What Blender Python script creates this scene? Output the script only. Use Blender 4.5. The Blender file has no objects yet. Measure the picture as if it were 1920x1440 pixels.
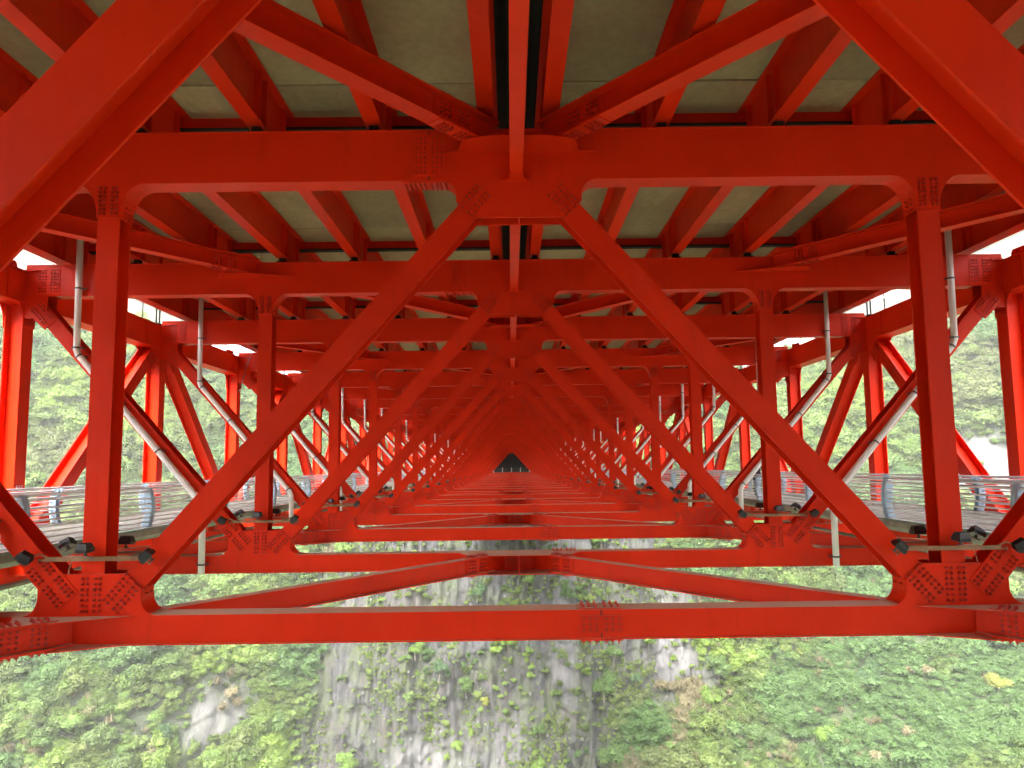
import bpy, math, random
import numpy as np
from mathutils import Matrix, Vector

random.seed(7)
rng = np.random.default_rng(11)
scene = bpy.context.scene
C = scene.collection

# ------------------------------------------------------------------ camera
cam_d = bpy.data.cameras.new('camera')
cam = bpy.data.objects.new('camera', cam_d)
C.objects.link(cam)
scene.camera = cam
cam_d.sensor_width = 36.0
cam_d.lens = 1287.85 / 1920 * 36.0
cam_d.clip_start = 0.05
cam_d.clip_end = 9000
cam.matrix_world = (Matrix.Translation((-0.18626, -10.93845, 2.70648))
                    @ Matrix.Rotation(-0.00313646, 4, 'Z')
                    @ Matrix.Rotation(math.pi / 2 + 0.0946151, 4, 'X')
                    @ Matrix.Rotation(-0.0123099, 4, 'Z'))

# ------------------------------------------------------------------ sky, sun, exposure (bright overcast)
SUN_EL, SUN_AZ = math.radians(52), math.radians(200)      # high, behind the camera and a little to the left
world = bpy.data.worlds.new('World')
scene.world = world
world.use_nodes = True
wn = world.node_tree.nodes
wl = world.node_tree.links
wn.clear()
w_out = wn.new('ShaderNodeOutputWorld')
w_bg = wn.new('ShaderNodeBackground')
w_sky = wn.new('ShaderNodeTexSky')
w_sky.sky_type = 'NISHITA'
w_sky.sun_disc = False
w_sky.sun_elevation = SUN_EL
w_sky.sun_rotation = SUN_AZ
w_sky.air_density = 1.0
w_sky.dust_density = 4.0
w_sky.ozone_density = 1.0
w_hs = wn.new('ShaderNodeHueSaturation')                  # cloud cover takes the blue out of the sky
w_hs.inputs['Saturation'].default_value = 0.12
wl.new(w_sky.outputs[0], w_hs.inputs['Color'])
wl.new(w_hs.outputs[0], w_bg.inputs['Color'])
w_bg.inputs['Strength'].default_value = 0.15
wl.new(w_bg.outputs[0], w_out.inputs['Surface'])

sun_d = bpy.data.lights.new('sun', 'SUN')
sun_d.energy = 1.0
sun_d.angle = math.radians(20)
sun_d.color = (1.0, 0.97, 0.93)
sun = bpy.data.objects.new('sun', sun_d)
C.objects.link(sun)
sdir = Vector((math.sin(SUN_AZ) * math.cos(SUN_EL), math.cos(SUN_AZ) * math.cos(SUN_EL), math.sin(SUN_EL)))
sun.rotation_euler = sdir.to_track_quat('Z', 'Y').to_euler()

scene.view_settings.view_transform = 'Standard'
scene.view_settings.look = 'None'
scene.view_settings.gamma = 1.0
scene.view_settings.exposure = 3.72
scene.view_settings.use_curve_mapping = False
scene.cycles.max_bounces = 7
scene.cycles.diffuse_bounces = 5
scene.cycles.glossy_bounces = 2
scene.cycles.transmission_bounces = 2
scene.cycles.transparent_max_bounces = 4
scene.cycles.use_adaptive_sampling = True
scene.cycles.adaptive_threshold = 0.04
scene.cycles.use_denoising = True
scene.cycles.sample_clamp_indirect = 8

# ------------------------------------------------------------------ dimensions
L = 7.25            # spacing of the cross frames
G = -0.0240205      # the bridge runs downhill by this much per metre
W = 6.73            # half bay of the W-shaped frames
HT = 7.55           # top beam axis above bottom beam axis
D = 0.40            # depth of a frame along the bridge
NF0, NF1 = 0, 30    # frames in view
YA, YB = -45.0, 211.0


def FY(n):
    return (n - 1) * L


def gz(y):
    return G * y


ORD = ['zeroth', 'first', 'second', 'third', 'fourth', 'fifth', 'sixth', 'seventh', 'eighth', 'ninth', 'tenth',
       'eleventh', 'twelfth', 'thirteenth', 'fourteenth', 'fifteenth', 'sixteenth', 'seventeenth', 'eighteenth',
       'nineteenth', 'twentieth', 'twenty-first', 'twenty-second', 'twenty-third', 'twenty-fourth', 'twenty-fifth',
       'twenty-sixth', 'twenty-seventh', 'twenty-eighth', 'twenty-ninth', 'thirtieth', 'thirty-first']

# ------------------------------------------------------------------ materials


def new_mat(name):
    m = bpy.data.materials.new(name)
    m.use_nodes = True
    nt = m.node_tree
    nt.nodes.clear()
    out = nt.nodes.new('ShaderNodeOutputMaterial')
    b = nt.nodes.new('ShaderNodeBsdfPrincipled')
    nt.links.new(b.outputs[0], out.inputs['Surface'])
    return m, nt, b


def N(nt, typ, **kw):
    n = nt.nodes.new(typ)
    for k, v in kw.items():
        if k in ('data_type', 'blend_type', 'operation', 'noise_dimensions', 'attribute_name', 'attribute_type',
                 'feature', 'distance', 'wave_type', 'bands_direction', 'clamp_factor', 'clamp'):
            setattr(n, k, v)
        else:
            n.inputs[k].default_value = v
    return n


def noise(nt, vec, scale, detail=4.0, rough=0.55):
    n = N(nt, 'ShaderNodeTexNoise', Scale=scale, Detail=detail, Roughness=rough)
    if vec is not None:
        nt.links.new(vec, n.inputs['Vector'])
    return n.outputs['Fac']


def ramp(nt, fac, stops):
    r = nt.nodes.new('ShaderNodeValToRGB')
    el = r.color_ramp.elements
    while len(el) < len(stops):
        el.new(0.5)
    for e, (p, c) in zip(el, stops):
        e.position = p
        e.color = (*c, 1) if len(c) == 3 else c
    nt.links.new(fac, r.inputs['Fac'])
    return r.outputs['Color']


def mix(nt, fac, a, b, blend='MIX'):
    m = nt.nodes.new('ShaderNodeMix')
    m.data_type = 'RGBA'
    m.blend_type = blend
    for sock, v in ((m.inputs[0], fac), (m.inputs[6], a), (m.inputs[7], b)):
        if hasattr(v, 'node'):
            nt.links.new(v, sock)
        elif isinstance(v, (int, float)):
            sock.default_value = v
        else:
            sock.default_value = (*v, 1)
    return m.outputs[2]


def math_n(nt, op, a, b=None, clamp=False):
    m = nt.nodes.new('ShaderNodeMath')
    m.operation = op
    m.use_clamp = clamp
    for i, v in enumerate((a, b)):
        if v is None:
            continue
        if hasattr(v, 'node'):
            nt.links.new(v, m.inputs[i])
        else:
            m.inputs[i].default_value = v
    return m.outputs[0]


def wpos(nt):
    return nt.nodes.new('ShaderNodeNewGeometry').outputs['Position']


def scaled(nt, vec, s):
    m = nt.nodes.new('ShaderNodeMapping')
    m.inputs['Scale'].default_value = s
    nt.links.new(vec, m.inputs['Vector'])
    return m.outputs[0]


def bump(nt, b, h, strength, dist):
    n = N(nt, 'ShaderNodeBump', Strength=strength, Distance=dist)
    nt.links.new(h, n.inputs['Height'])
    nt.links.new(n.outputs[0], b.inputs['Normal'])


def red_paint():
    m, nt, b = new_mat('red_paint')
    p = wpos(nt)
    big = noise(nt, p, 0.55, 5, 0.6)
    fine = noise(nt, scaled(nt, p, (9, 9, 1.6)), 1.0, 4, 0.65)
    base = ramp(nt, big, [(0.3, (0.61, 0.0190, 0.0016)), (0.7, (0.72, 0.0260, 0.0024))])
    base = mix(nt, math_n(nt, 'MULTIPLY', math_n(nt, 'SUBTRACT', fine, 0.5, True), 0.35), base, (0.42, 0.008, 0.004))
    stain = noise(nt, scaled(nt, p, (3.0, 3.0, 0.35)), 1.0, 6, 0.7)
    base = mix(nt, math_n(nt, 'MULTIPLY', math_n(nt, 'SUBTRACT', stain, 0.56, True), 2.2, True), base, (0.40, 0.015, 0.005))
    # no two members were painted in the same batch
    oi = nt.nodes.new('ShaderNodeObjectInfo')
    hv = nt.nodes.new('ShaderNodeHueSaturation')
    nt.links.new(base, hv.inputs['Color'])
    nt.links.new(math_n(nt, 'ADD', math_n(nt, 'MULTIPLY', oi.outputs['Random'], 0.16), 0.91), hv.inputs['Value'])
    base = hv.outputs[0]
    # chalked, slightly faded patches and a few pale runs
    chalk = noise(nt, scaled(nt, p, (1.1, 1.1, 0.5)), 1.0, 7, 0.7)
    base = mix(nt, math_n(nt, 'MULTIPLY', math_n(nt, 'SUBTRACT', chalk, 0.57, True), 1.6, True), base, (0.66, 0.060, 0.030))
    # tan on faces that look up: dust plus reflected deck tone, painted in
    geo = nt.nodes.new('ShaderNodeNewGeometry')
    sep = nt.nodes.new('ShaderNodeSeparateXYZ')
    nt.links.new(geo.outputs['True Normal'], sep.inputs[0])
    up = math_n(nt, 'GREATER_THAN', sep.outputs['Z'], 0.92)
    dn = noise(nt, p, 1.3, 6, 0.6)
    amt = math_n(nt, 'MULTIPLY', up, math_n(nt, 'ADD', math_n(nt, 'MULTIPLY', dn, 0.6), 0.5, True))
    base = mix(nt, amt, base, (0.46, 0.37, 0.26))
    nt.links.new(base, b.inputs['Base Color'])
    r = math_n(nt, 'ADD', math_n(nt, 'MULTIPLY', fine, 0.18), 0.30)
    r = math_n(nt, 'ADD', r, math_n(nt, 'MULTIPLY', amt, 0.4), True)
    nt.links.new(r, b.inputs['Roughness'])
    b.inputs['Specular IOR Level'].default_value = 0.16
    bump(nt, b, noise(nt, p, 3.0, 3, 0.5), 0.06, 0.02)
    return m


def simple(name, col, rough=0.5, metal=0.0, var=0.25, scale=4.0, bmp=0.0):
    m, nt, b = new_mat(name)
    p = wpos(nt)
    f = noise(nt, p, scale, 5, 0.6)
    dark = tuple(c * (1 - var) for c in col)
    lite = tuple(min(1, c * (1 + var * 0.6)) for c in col)
    nt.links.new(ramp(nt, f, [(0.3, dark), (0.7, lite)]), b.inputs['Base Color'])
    b.inputs['Roughness'].default_value = rough
    b.inputs['Metallic'].default_value = metal
    if bmp:
        bump(nt, b, f, bmp, 0.02)
    return m


def concrete_deck():
    m, nt, b = new_mat('deck_concrete')
    p = wpos(nt)
    oi = nt.nodes.new('ShaderNodeObjectInfo')
    big = noise(nt, p, 0.5, 5, 0.6)
    fine = noise(nt, p, 7.0, 6, 0.65)
    c = ramp(nt, big, [(0.28, (0.26, 0.205, 0.115)), (0.55, (0.40, 0.325, 0.190)), (0.8, (0.50, 0.415, 0.25))])
    c = mix(nt, 0.35, c, ramp(nt, fine, [(0.3, (0.22, 0.17, 0.095)), (0.7, (0.46, 0.375, 0.235))]))
    # cast-in voids and short dark scuffs
    vo = N(nt, 'ShaderNodeTexVoronoi', Scale=2.3)
    nt.links.new(scaled(nt, p, (1, 3.0, 1)), vo.inputs['Vector'])
    spots = math_n(nt, 'MULTIPLY', math_n(nt, 'LESS_THAN', vo.outputs['Distance'], 0.075),
                   math_n(nt, 'GREATER_THAN', noise(nt, p, 0.9, 2), 0.5))
    c = mix(nt, math_n(nt, 'MULTIPLY', spots, 0.75), c, (0.06, 0.045, 0.035))
    st = noise(nt, scaled(nt, p, (2.2, 0.25, 1)), 1.0, 4, 0.6)
    c = mix(nt, math_n(nt, 'MULTIPLY', math_n(nt, 'SUBTRACT', st, 0.58, True), 2.0, True), c, (0.13, 0.11, 0.08))
    v = math_n(nt, 'ADD', math_n(nt, 'MULTIPLY', oi.outputs['Random'], 0.42), 0.72)
    lime = noise(nt, scaled(nt, p, (1.4, 0.5, 1)), 0.9, 6, 0.7)
    c = mix(nt, math_n(nt, 'MULTIPLY', math_n(nt, 'SUBTRACT', lime, 0.60, True), 3.0, True), c, (0.50, 0.46, 0.37))
    hs = nt.nodes.new('ShaderNodeHueSaturation')
    nt.links.new(c, hs.inputs['Color'])
    nt.links.new(v, hs.inputs['Value'])
    nt.links.new(hs.outputs[0], b.inputs['Base Color'])
    b.inputs['Roughness'].default_value = 0.8
    bump(nt, b, fine, 0.15, 0.01)
    return m


def rock_mat():
    m, nt, b = new_mat('limestone')
    p = wpos(nt)
    streak = noise(nt, scaled(nt, p, (0.9, 0.4, 0.05)), 1.0, 9, 0.68)
    streak2 = noise(nt, scaled(nt, p, (0.22, 0.2, 0.03)), 1.0, 7, 0.6)
    fine = noise(nt, scaled(nt, p, (1.0, 1.0, 0.6)), 1.1, 9, 0.75)
    bed = noise(nt, scaled(nt, p, (0.05, 0.05, 0.9)), 1.0, 8, 0.7)
    c = ramp(nt, streak, [(0.3, (0.012, 0.0115, 0.012)), (0.5, (0.033, 0.031, 0.032)), (0.7, (0.072, 0.068, 0.068))])
    c = mix(nt, 0.45, c, ramp(nt, fine, [(0.38, (0.008, 0.0078, 0.008)), (0.62, (0.080, 0.075, 0.075))]))
    c = mix(nt, math_n(nt, 'MULTIPLY', math_n(nt, 'SUBTRACT', streak2, 0.56, True), 7.0, True), c,
            mix(nt, fine, (0.026, 0.025, 0.0245), (0.105, 0.100, 0.098)))
    c = mix(nt, math_n(nt, 'MULTIPLY', math_n(nt, 'SUBTRACT', bed, 0.60, True), 4.0, True), c, (0.06, 0.055, 0.055))
    dv = nt.nodes.new('ShaderNodeVectorMath')
    dv.operation = 'MULTIPLY_ADD'
    nz = N(nt, 'ShaderNodeTexNoise', Scale=0.35, Detail=4.0)
    nt.links.new(p, nz.inputs['Vector'])
    nt.links.new(nz.outputs['Color'], dv.inputs[0])
    dv.inputs[1].default_value = (3.0, 3.0, 3.0)
    nt.links.new(p, dv.inputs[2])
    for sc_, th, dk_ in (((0.62, 0.4, 0.20), 0.045, 0.75), ((1.25, 0.8, 0.55), 0.055, 0.5)):
        ck = N(nt, 'ShaderNodeTexVoronoi', feature='DISTANCE_TO_EDGE', Scale=1.0)
        nt.links.new(scaled(nt, dv.outputs[0], sc_), ck.inputs['Vector'])
        c = mix(nt, math_n(nt, 'MULTIPLY', math_n(nt, 'LESS_THAN', ck.outputs['Distance'], th), dk_), c, (0.010, 0.0095, 0.0095))
    # brown earth and lichen
    c = mix(nt, math_n(nt, 'MULTIPLY', math_n(nt, 'SUBTRACT', noise(nt, p, 0.11, 7, 0.65), 0.50, True), 3.5, True), c,
            mix(nt, fine, (0.028, 0.022, 0.016), (0.075, 0.058, 0.043)))
    c = mix(nt, math_n(nt, 'MULTIPLY', math_n(nt, 'SUBTRACT', noise(nt, scaled(nt, p, (0.2, 0.2, 0.09)), 1.0, 9, 0.75), 0.46, True), 5.0, True), c,
            mix(nt, fine, (0.022, 0.029, 0.010), (0.060, 0.076, 0.027)))
    pl = N(nt, 'ShaderNodeAttribute', attribute_name='pale')
    c = mix(nt, math_n(nt, 'MULTIPLY', pl.outputs['Fac'], 0.85), c, mix(nt, streak, mix(nt, fine, (0.016, 0.0155, 0.015), (0.085, 0.081, 0.079)), (0.150, 0.143, 0.138)))
    # vegetated slopes: undergrowth colour where the plants grow (painted per vertex as a cover mask)
    at = N(nt, 'ShaderNodeAttribute', attribute_name='cover')
    under = ramp(nt, fine, [(0.3, (0.020, 0.032, 0.010)), (0.7, (0.055, 0.075, 0.025))])
    c = mix(nt, at.outputs['Fac'], c, under)
    nt.links.new(c, b.inputs['Base Color'])
    b.inputs['Roughness'].default_value = 0.9
    bump(nt, b, math_n(nt, 'ADD', fine, streak), 0.5, 0.9)
    return m


def leaf_mat(name, cols, inst=True, rough=0.6):
    m, nt, b = new_mat(name)
    p = wpos(nt)
    f = noise(nt, p, 0.9, 4, 0.6)
    c = ramp(nt, f, [(0.28, cols[0]), (0.5, cols[1]), (0.75, cols[2])])
    if inst:
        at = N(nt, 'ShaderNodeAttribute', attribute_name='tint', attribute_type='INSTANCER')
        c = mix(nt, 1.0, c, at.outputs['Color'], 'MULTIPLY')
    nt.links.new(c, b.inputs['Base Color'])
    b.inputs['Roughness'].default_value = rough
    b.inputs['Specular IOR Level'].default_value = 0.25
    out = [n for n in nt.nodes if n.type == 'OUTPUT_MATERIAL'][0]
    tr = nt.nodes.new('ShaderNodeBsdfTranslucent')
    nt.links.new(c, tr.inputs['Color'])
    ms = nt.nodes.new('ShaderNodeMixShader')
    ms.inputs[0].default_value = 0.35
    nt.links.new(b.outputs[0], ms.inputs[1])
    nt.links.new(tr.outputs[0], ms.inputs[2])
    nt.links.new(ms.outputs[0], out.inputs['Surface'])
    return m


M = {}
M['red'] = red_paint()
M['bolt'] = simple('bolt_paint', (0.46, 0.015, 0.0022), 0.4, 0, 0.35, 12.0)
M['conc'] = concrete_deck()
M['walk'] = simple('walkway_concrete', (0.27, 0.26, 0.22), 0.85, 0, 0.35, 2.0, 0.2)
M['asphalt'] = simple('asphalt', (0.05, 0.05, 0.05), 0.9)
M['dark'] = simple('dark_rubber_and_gap', (0.010, 0.008, 0.006), 0.9)
M['black'] = simple('black_lamp_paint', (0.016, 0.017, 0.021), 0.45, 0, 0.3, 9.0)
M['lens'] = simple('lamp_glass', (0.25, 0.26, 0.28), 0.1, 0, 0.1)
M['pipe'] = simple('white_pvc', (0.80, 0.78, 0.76), 0.35, 0, 0.12, 1.5)
M['clamp'] = simple('steel_clamp', (0.10, 0.10, 0.10), 0.5, 0.5)
M['rail'] = simple('stainless_tube', (0.62, 0.59, 0.61), 0.28, 0.55, 0.2, 2.0)
M['blue'] = simple('pale_blue_paint', (0.40, 0.56, 0.70), 0.45, 0, 0.2, 5.0)
M['teal'] = simple('teal_glass_edge', (0.18, 0.29, 0.26), 0.3, 0, 0.2, 3.0)
M['tan'] = simple('tan_conduit', (0.30, 0.16, 0.085), 0.55, 0, 0.35, 6.0)
M['abut'] = simple('abutment_concrete', (0.030, 0.029, 0.030), 0.9, 0, 0.4, 0.7, 0.3)
M['white'] = simple('white_paint', (0.75, 0.75, 0.75), 0.5, 0, 0.08)
M['cable'] = simple('cable', (0.10, 0.10, 0.11), 0.5)
M['rock'] = rock_mat()
M['floor'] = simple('valley_green', (0.036, 0.048, 0.020), 0.95, 0, 0.4, 0.03)
M['anchor'] = simple('anchor_block', (0.11, 0.106, 0.10), 0.85, 0, 0.15, 1.0)
M['trunk'] = simple('bark', (0.11, 0.09, 0.07), 0.9, 0, 0.4, 3.0)
M['leaf'] = leaf_mat('leaves', [(0.070, 0.104, 0.024), (0.102, 0.146, 0.035), (0.142, 0.190, 0.052)])
M['straw'] = leaf_mat('dry_grass', [(0.10, 0.09, 0.042), (0.165, 0.14, 0.074), (0.225, 0.19, 0.112)])
M['leaf_mid'] = leaf_mat('leaves_mid', [(0.055, 0.092, 0.024), (0.078, 0.130, 0.032), (0.11, 0.17, 0.046)], False)
M['leaf_bright'] = leaf_mat('leaves_bright', [(0.085, 0.145, 0.024), (0.12, 0.195, 0.032), (0.165, 0.24, 0.05)], False)
M['leaf_deep'] = leaf_mat('leaves_deep', [(0.038, 0.075, 0.030), (0.058, 0.105, 0.042), (0.082, 0.14, 0.056)], False)
M['leaf_olive'] = leaf_mat('leaves_olive', [(0.085, 0.08, 0.042), (0.12, 0.112, 0.06), (0.16, 0.15, 0.085)], False)
M['leaf_yellow'] = leaf_mat('leaves_yellow', [(0.15, 0.165, 0.033), (0.20, 0.215, 0.045), (0.25, 0.265, 0.066)], False)
M['skin'] = simple('skin', (0.45, 0.28, 0.20), 0.55, 0, 0.05)
M['clothes'] = simple('black_clothes', (0.016, 0.016, 0.020), 0.85, 0, 0.3, 8.0)
M['hair'] = simple('hair', (0.012, 0.010, 0.009), 0.5)

# ------------------------------------------------------------------ mesh builder


class MB:
    def __init__(self):
        self.v = []
        self.f = []

    def add(self, vs, fs):
        o = len(self.v)
        self.v += [tuple(a) for a in vs]
        self.f += [tuple(i + o for i in f) for f in fs]

    def box(self, x0, x1, y0, y1, z0, z1):
        self.add([(x0, y0, z0), (x1, y0, z0), (x1, y1, z0), (x0, y1, z0), (x0, y0, z1), (x1, y0, z1), (x1, y1, z1), (x0, y1, z1)],
                 [(0, 3, 2, 1), (4, 5, 6, 7), (0, 1, 5, 4), (1, 2, 6, 5), (2, 3, 7, 6), (3, 0, 4, 7)])

    def obox(self, c, ax, ay, az):
        """box with centre c and half-axis vectors"""
        c, ax, ay, az = map(Vector, (c, ax, ay, az))
        vs = [c + sx * ax + sy * ay + sz * az for sz in (-1, 1) for sx, sy in ((-1, -1), (1, -1), (1, 1), (-1, 1))]
        self.add(vs, [(0, 3, 2, 1), (4, 5, 6, 7), (0, 1, 5, 4), (1, 2, 6, 5), (2, 3, 7, 6), (3, 0, 4, 7)])

    def prism_y(self, poly, y0, y1):
        """polygon in x,z pushed along y; poly anticlockwise when seen from -y"""
        n = len(poly)
        a = sum(poly[i][0] * poly[(i + 1) % n][1] - poly[(i + 1) % n][0] * poly[i][1] for i in range(n))
        if a < 0:
            poly = poly[::-1]
        vs = [(x, y0, z) for x, z in poly] + [(x, y1, z) for x, z in poly]
        fs = [tuple(range(n)), tuple(range(2 * n - 1, n - 1, -1))]
        fs += [(i + n, (i + 1) % n + n, (i + 1) % n, i)[::-1][::-1] for i in range(n)]
        self.add(vs, fs)

    def strip_y(self, path, y0, y1, t):
        """plate that follows a path in x,z, between y0 and y1; t is thickness towards the left of the path"""
        n = len(path)
        P = [Vector((p[0], p[1])) for p in path]
        Q = []
        for i in range(n):
            d = (P[min(i + 1, n - 1)] - P[max(i - 1, 0)]).normalized()
            Q.append(P[i] + Vector((-d.y, d.x)) * t)
        vs = []
        for p, q in zip(P, Q):
            vs += [(p.x, y0, p.y), (p.x, y1, p.y), (q.x, y1, q.y), (q.x, y0, q.y)]
        fs = []
        for i in range(n - 1):
            a, b = 4 * i, 4 * i + 4
            for k in range(4):
                fs.append((a + k, a + (k + 1) % 4, b + (k + 1) % 4, b + k))
        fs += [(3, 2, 1, 0), tuple(4 * (n - 1) + k for k in range(4))]
        self.add(vs, fs)

    def tube(self, path, r, n=8, caps=True):
        P = [Vector(p) for p in path]
        vs, fs = [], []
        prev = None
        for i, p in enumerate(P):
            d0 = (P[i] - P[i - 1]).normalized() if i else (P[1] - P[0]).normalized()
            d1 = (P[i + 1] - P[i]).normalized() if i < len(P) - 1 else d0
            d = (d0 + d1).normalized()
            k = 1.0 / max(0.35, d.dot(d1))
            if prev is None:
                u = d.orthogonal().normalized()
            else:
                u = (prev - d * prev.dot(d)).normalized()
            prev = u
            w = d.cross(u)
            m = (d1 - d0)
            for j in range(n):
                a = 2 * math.pi * j / n
                o = u * math.cos(a) * r + w * math.sin(a) * r
                if m.length > 1e-6:
                    mm = m.normalized()
                    o += mm * (o.dot(mm)) * (k - 1)
                vs.append(p + o)
        for i in range(len(P) - 1):
            for j in range(n):
                a, b = i * n + j, i * n + (j + 1) % n
                fs.append((a, b, b + n, a + n))
        if caps:
            fs.append(tuple(range(n))[::-1])
            fs.append(tuple((len(P) - 1) * n + j for j in range(n)))
        self.add(vs, fs)

    def hsec(self, p0, p1, side, b, h, tf, tw):
        """H section from p0 to p1: two flanges of width b lie across `side`... flanges are normal to n = axis x side"""
        p0, p1 = Vector(p0), Vector(p1)
        ax = p1 - p0
        d = ax.normalized()
        s = Vector(side)
        s = (s - d * s.dot(d)).normalized()
        n = d.cross(s)
        c = (p0 + p1) / 2
        hl = ax / 2
        for sg in (-1, 1):
            self.obox(c + n * sg * (h / 2 - tf / 2), hl, s * b / 2, n * tf / 2)
        self.obox(c, hl, s * tw / 2, n * (h / 2 - tf - 0.001))

    def bolt(self, p, n, r=0.027, h=0.024):
        p, n = Vector(p), Vector(n).normalized()
        u = n.orthogonal().normalized()
        w = n.cross(u)
        a0 = random.random() * 1.0
        ring = lambda rr, t: [p + n * t + (u * math.cos(a0 + k * math.pi / 3) + w * math.sin(a0 + k * math.pi / 3)) * rr for k in range(6)]
        vs = ring(r, 0) + ring(r * 0.95, h) + ring(r * 0.52, h) + ring(r * 0.45, h + 0.026)
        fs = []
        for q in range(3):
            for k in range(6):
                fs.append((q * 6 + k, q * 6 + (k + 1) % 6, q * 6 + 6 + (k + 1) % 6, q * 6 + 6 + k))
        fs.append(tuple(18 + k for k in range(6)))
        self.add(vs, fs)

    def grid_bolts(self, c, u, v, nu, nv, du, dv, n, gap=0.0, gapv=0.0, **kw):
        """nu columns along u (a gap in the middle), nv rows along v"""
        c, u, v = Vector(c), Vector(u).normalized(), Vector(v).normalized()
        for i in range(nu):
            ou = (i - (nu - 1) / 2) * du + (gap / 2 if i >= nu / 2 else -gap / 2)
            for j in range(nv):
                ov = (j - (nv - 1) / 2) * dv + (gapv / 2 if j >= nv / 2 else -gapv / 2)
                self.bolt(c + u * ou + v * ov, n, **kw)

    def mesh(self, name, mat, smooth=False):
        me = bpy.data.meshes.new(name)
        me.from_pydata(self.v, [], self.f)
        me.materials.append(M[mat] if isinstance(mat, str) else mat)
        if smooth:
            me.polygons.foreach_set('use_smooth', [True] * len(me.polygons))
        me.update()
        return me


def link(name, me, parent=None, loc=None):
    o = bpy.data.objects.new(name, me)
    C.objects.link(o)
    if parent is not None:
        o.parent = parent
    if loc is not None:
        o.location = loc
    return o


def thing(name, label, cat, loc=(0, 0, 0), group=None):
    o = bpy.data.objects.new(name, None)
    o.empty_display_size = 0.3
    C.objects.link(o)
    o.location = loc
    return tag(o, label, cat, group)


def tag(o, label, cat, group=None):
    o['label'] = label
    o['category'] = cat
    if group:
        o['group'] = group
    return o


def arc(cx, cz, r, a0, a1, n=7):
    return [(cx + r * math.cos(math.radians(a0 + (a1 - a0) * i / n)), cz + r * math.sin(math.radians(a0 + (a1 - a0) * i / n)))
            for i in range(n + 1)]


def earc(cx, cz, rx, rz, a0, a1, n=8):
    return [(cx + rx * math.cos(math.radians(a0 + (a1 - a0) * i / n)), cz + rz * math.sin(math.radians(a0 + (a1 - a0) * i / n)))
            for i in range(n + 1)]


def mir(pts):
    return [(-x, z) for x, z in pts][::-1]


def merge(*mbs):
    o = MB()
    for m in mbs:
        o.add(m.v, m.f)
    return o


# ================================================================== CROSS FRAMES
ZT0, ZT1 = 7.125, 7.965      # upper beam bottom and top
ZB0, ZB1 = -0.212, 0.212     # lower beam
PT = 0.022                   # plate thickness
DX, DZ = W / math.hypot(W, HT), HT / math.hypot(W, HT)   # direction of the diagonals

# bottom outline of the upper beam, from the centre outwards (x > 0)
ctr = [(0.0, 6.485), (0.72, 6.485), (1.03, 6.76)]
fil1 = arc(1.28, 6.875, 0.25, 180, 90)                         # (1.03,6.875) -> (1.28,7.125)
pin = earc(6.17, 6.58, 0.375, 0.545, 90, 0)                    # down into the post
pout = earc(7.29, 6.58, 0.375, 0.545, 180, 90)
outer = [(12.40, ZT0), (12.58, ZT0), (12.58, 6.72), (12.34, 6.47), (12.62, 6.22), (12.95, 6.53), (13.19, 6.53)]
half = ctr + fil1 + pin + [(6.545, 6.55), (6.915, 6.55)] + pout + outer
up_poly = half + [(13.19, ZT1)] + [(-13.19, ZT1)] + mir(half)[:-1]

ub = MB()
ub.prism_y(up_poly, 0, PT)
ub.prism_y(up_poly, D - PT, D)
for sg in (1, -1):
    f = (lambda pts: pts) if sg == 1 else (lambda pts: [(-x, z) for x, z in pts])
    t = 0.02 * sg
    for path in ([(1.03, 6.78)] + fil1 + pin + [(6.545, 6.56)], [(6.915, 6.56)] + pout + [(12.40, ZT0)]):
        ub.strip_y(f(path), PT + 0.002, D - PT - 0.002, t)
ub.box(-13.17, 13.17, PT + 0.002, D - PT - 0.002, ZT1 - 0.03, ZT1 - 0.008)
ub.box(-13.17, 13.17, -0.018, D + 0.018, ZT1 + 0.002, ZT1 + 0.024)
ub.box(-0.012, 0.012, PT + 0.002, D - PT - 0.002, 6.49, ZT1 - 0.04)         # stiffener seen from below
ub_me = ub.mesh('upper_beam', 'red')

lin = arc(5.70, 0.47, 0.258, 270, 360)                          # inner fillet at the lower node
half_l = [(0, ZB1)] + lin + [(5.958, 0.60), (6.18, 0.85), (7.26, 0.85), (7.44, 1.03), (7.66, 0.82), (7.56, 0.68), (7.56, 0.47)] \
    + arc(7.82, 0.47, 0.258, 180, 270) + [(13.19, ZB1)]
lo_poly = half_l + [(13.19, ZB0), (-13.19, ZB0)] + mir(half_l)[:-1]
lb = MB()
lb.prism_y(lo_poly, 0, PT)
lb.prism_y(lo_poly, D - PT, D)
for sg in (1, -1):
    f = (lambda pts: pts) if sg == 1 else (lambda pts: [(-x, z) for x, z in pts])
    lb.strip_y(f([(0.0 if sg == 1 else 0.0, ZB1)] + lin + [(5.958, 0.60), (6.05, 0.71)]), PT + 0.002, D - PT - 0.002, -0.02 * sg)
    lb.strip_y(f([(7.56, 0.68), (7.56, 0.47)] + arc(7.82, 0.47, 0.258, 180, 270) + [(13.17, ZB1)]), PT + 0.002, D - PT - 0.002, -0.02 * sg)
lb.box(-13.17, 13.17, -0.02, D + 0.02, ZB0 - 0.022, ZB0 - 0.002)
for x in (-9.6, -3.3, 3.3, 9.6):
    lb.box(x - 0.004, x + 0.004, -0.003, 0.0, ZB0 + 0.004, ZB1 - 0.004)     # weld seams
lb_me = lb.mesh('lower_beam', 'red')

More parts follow.
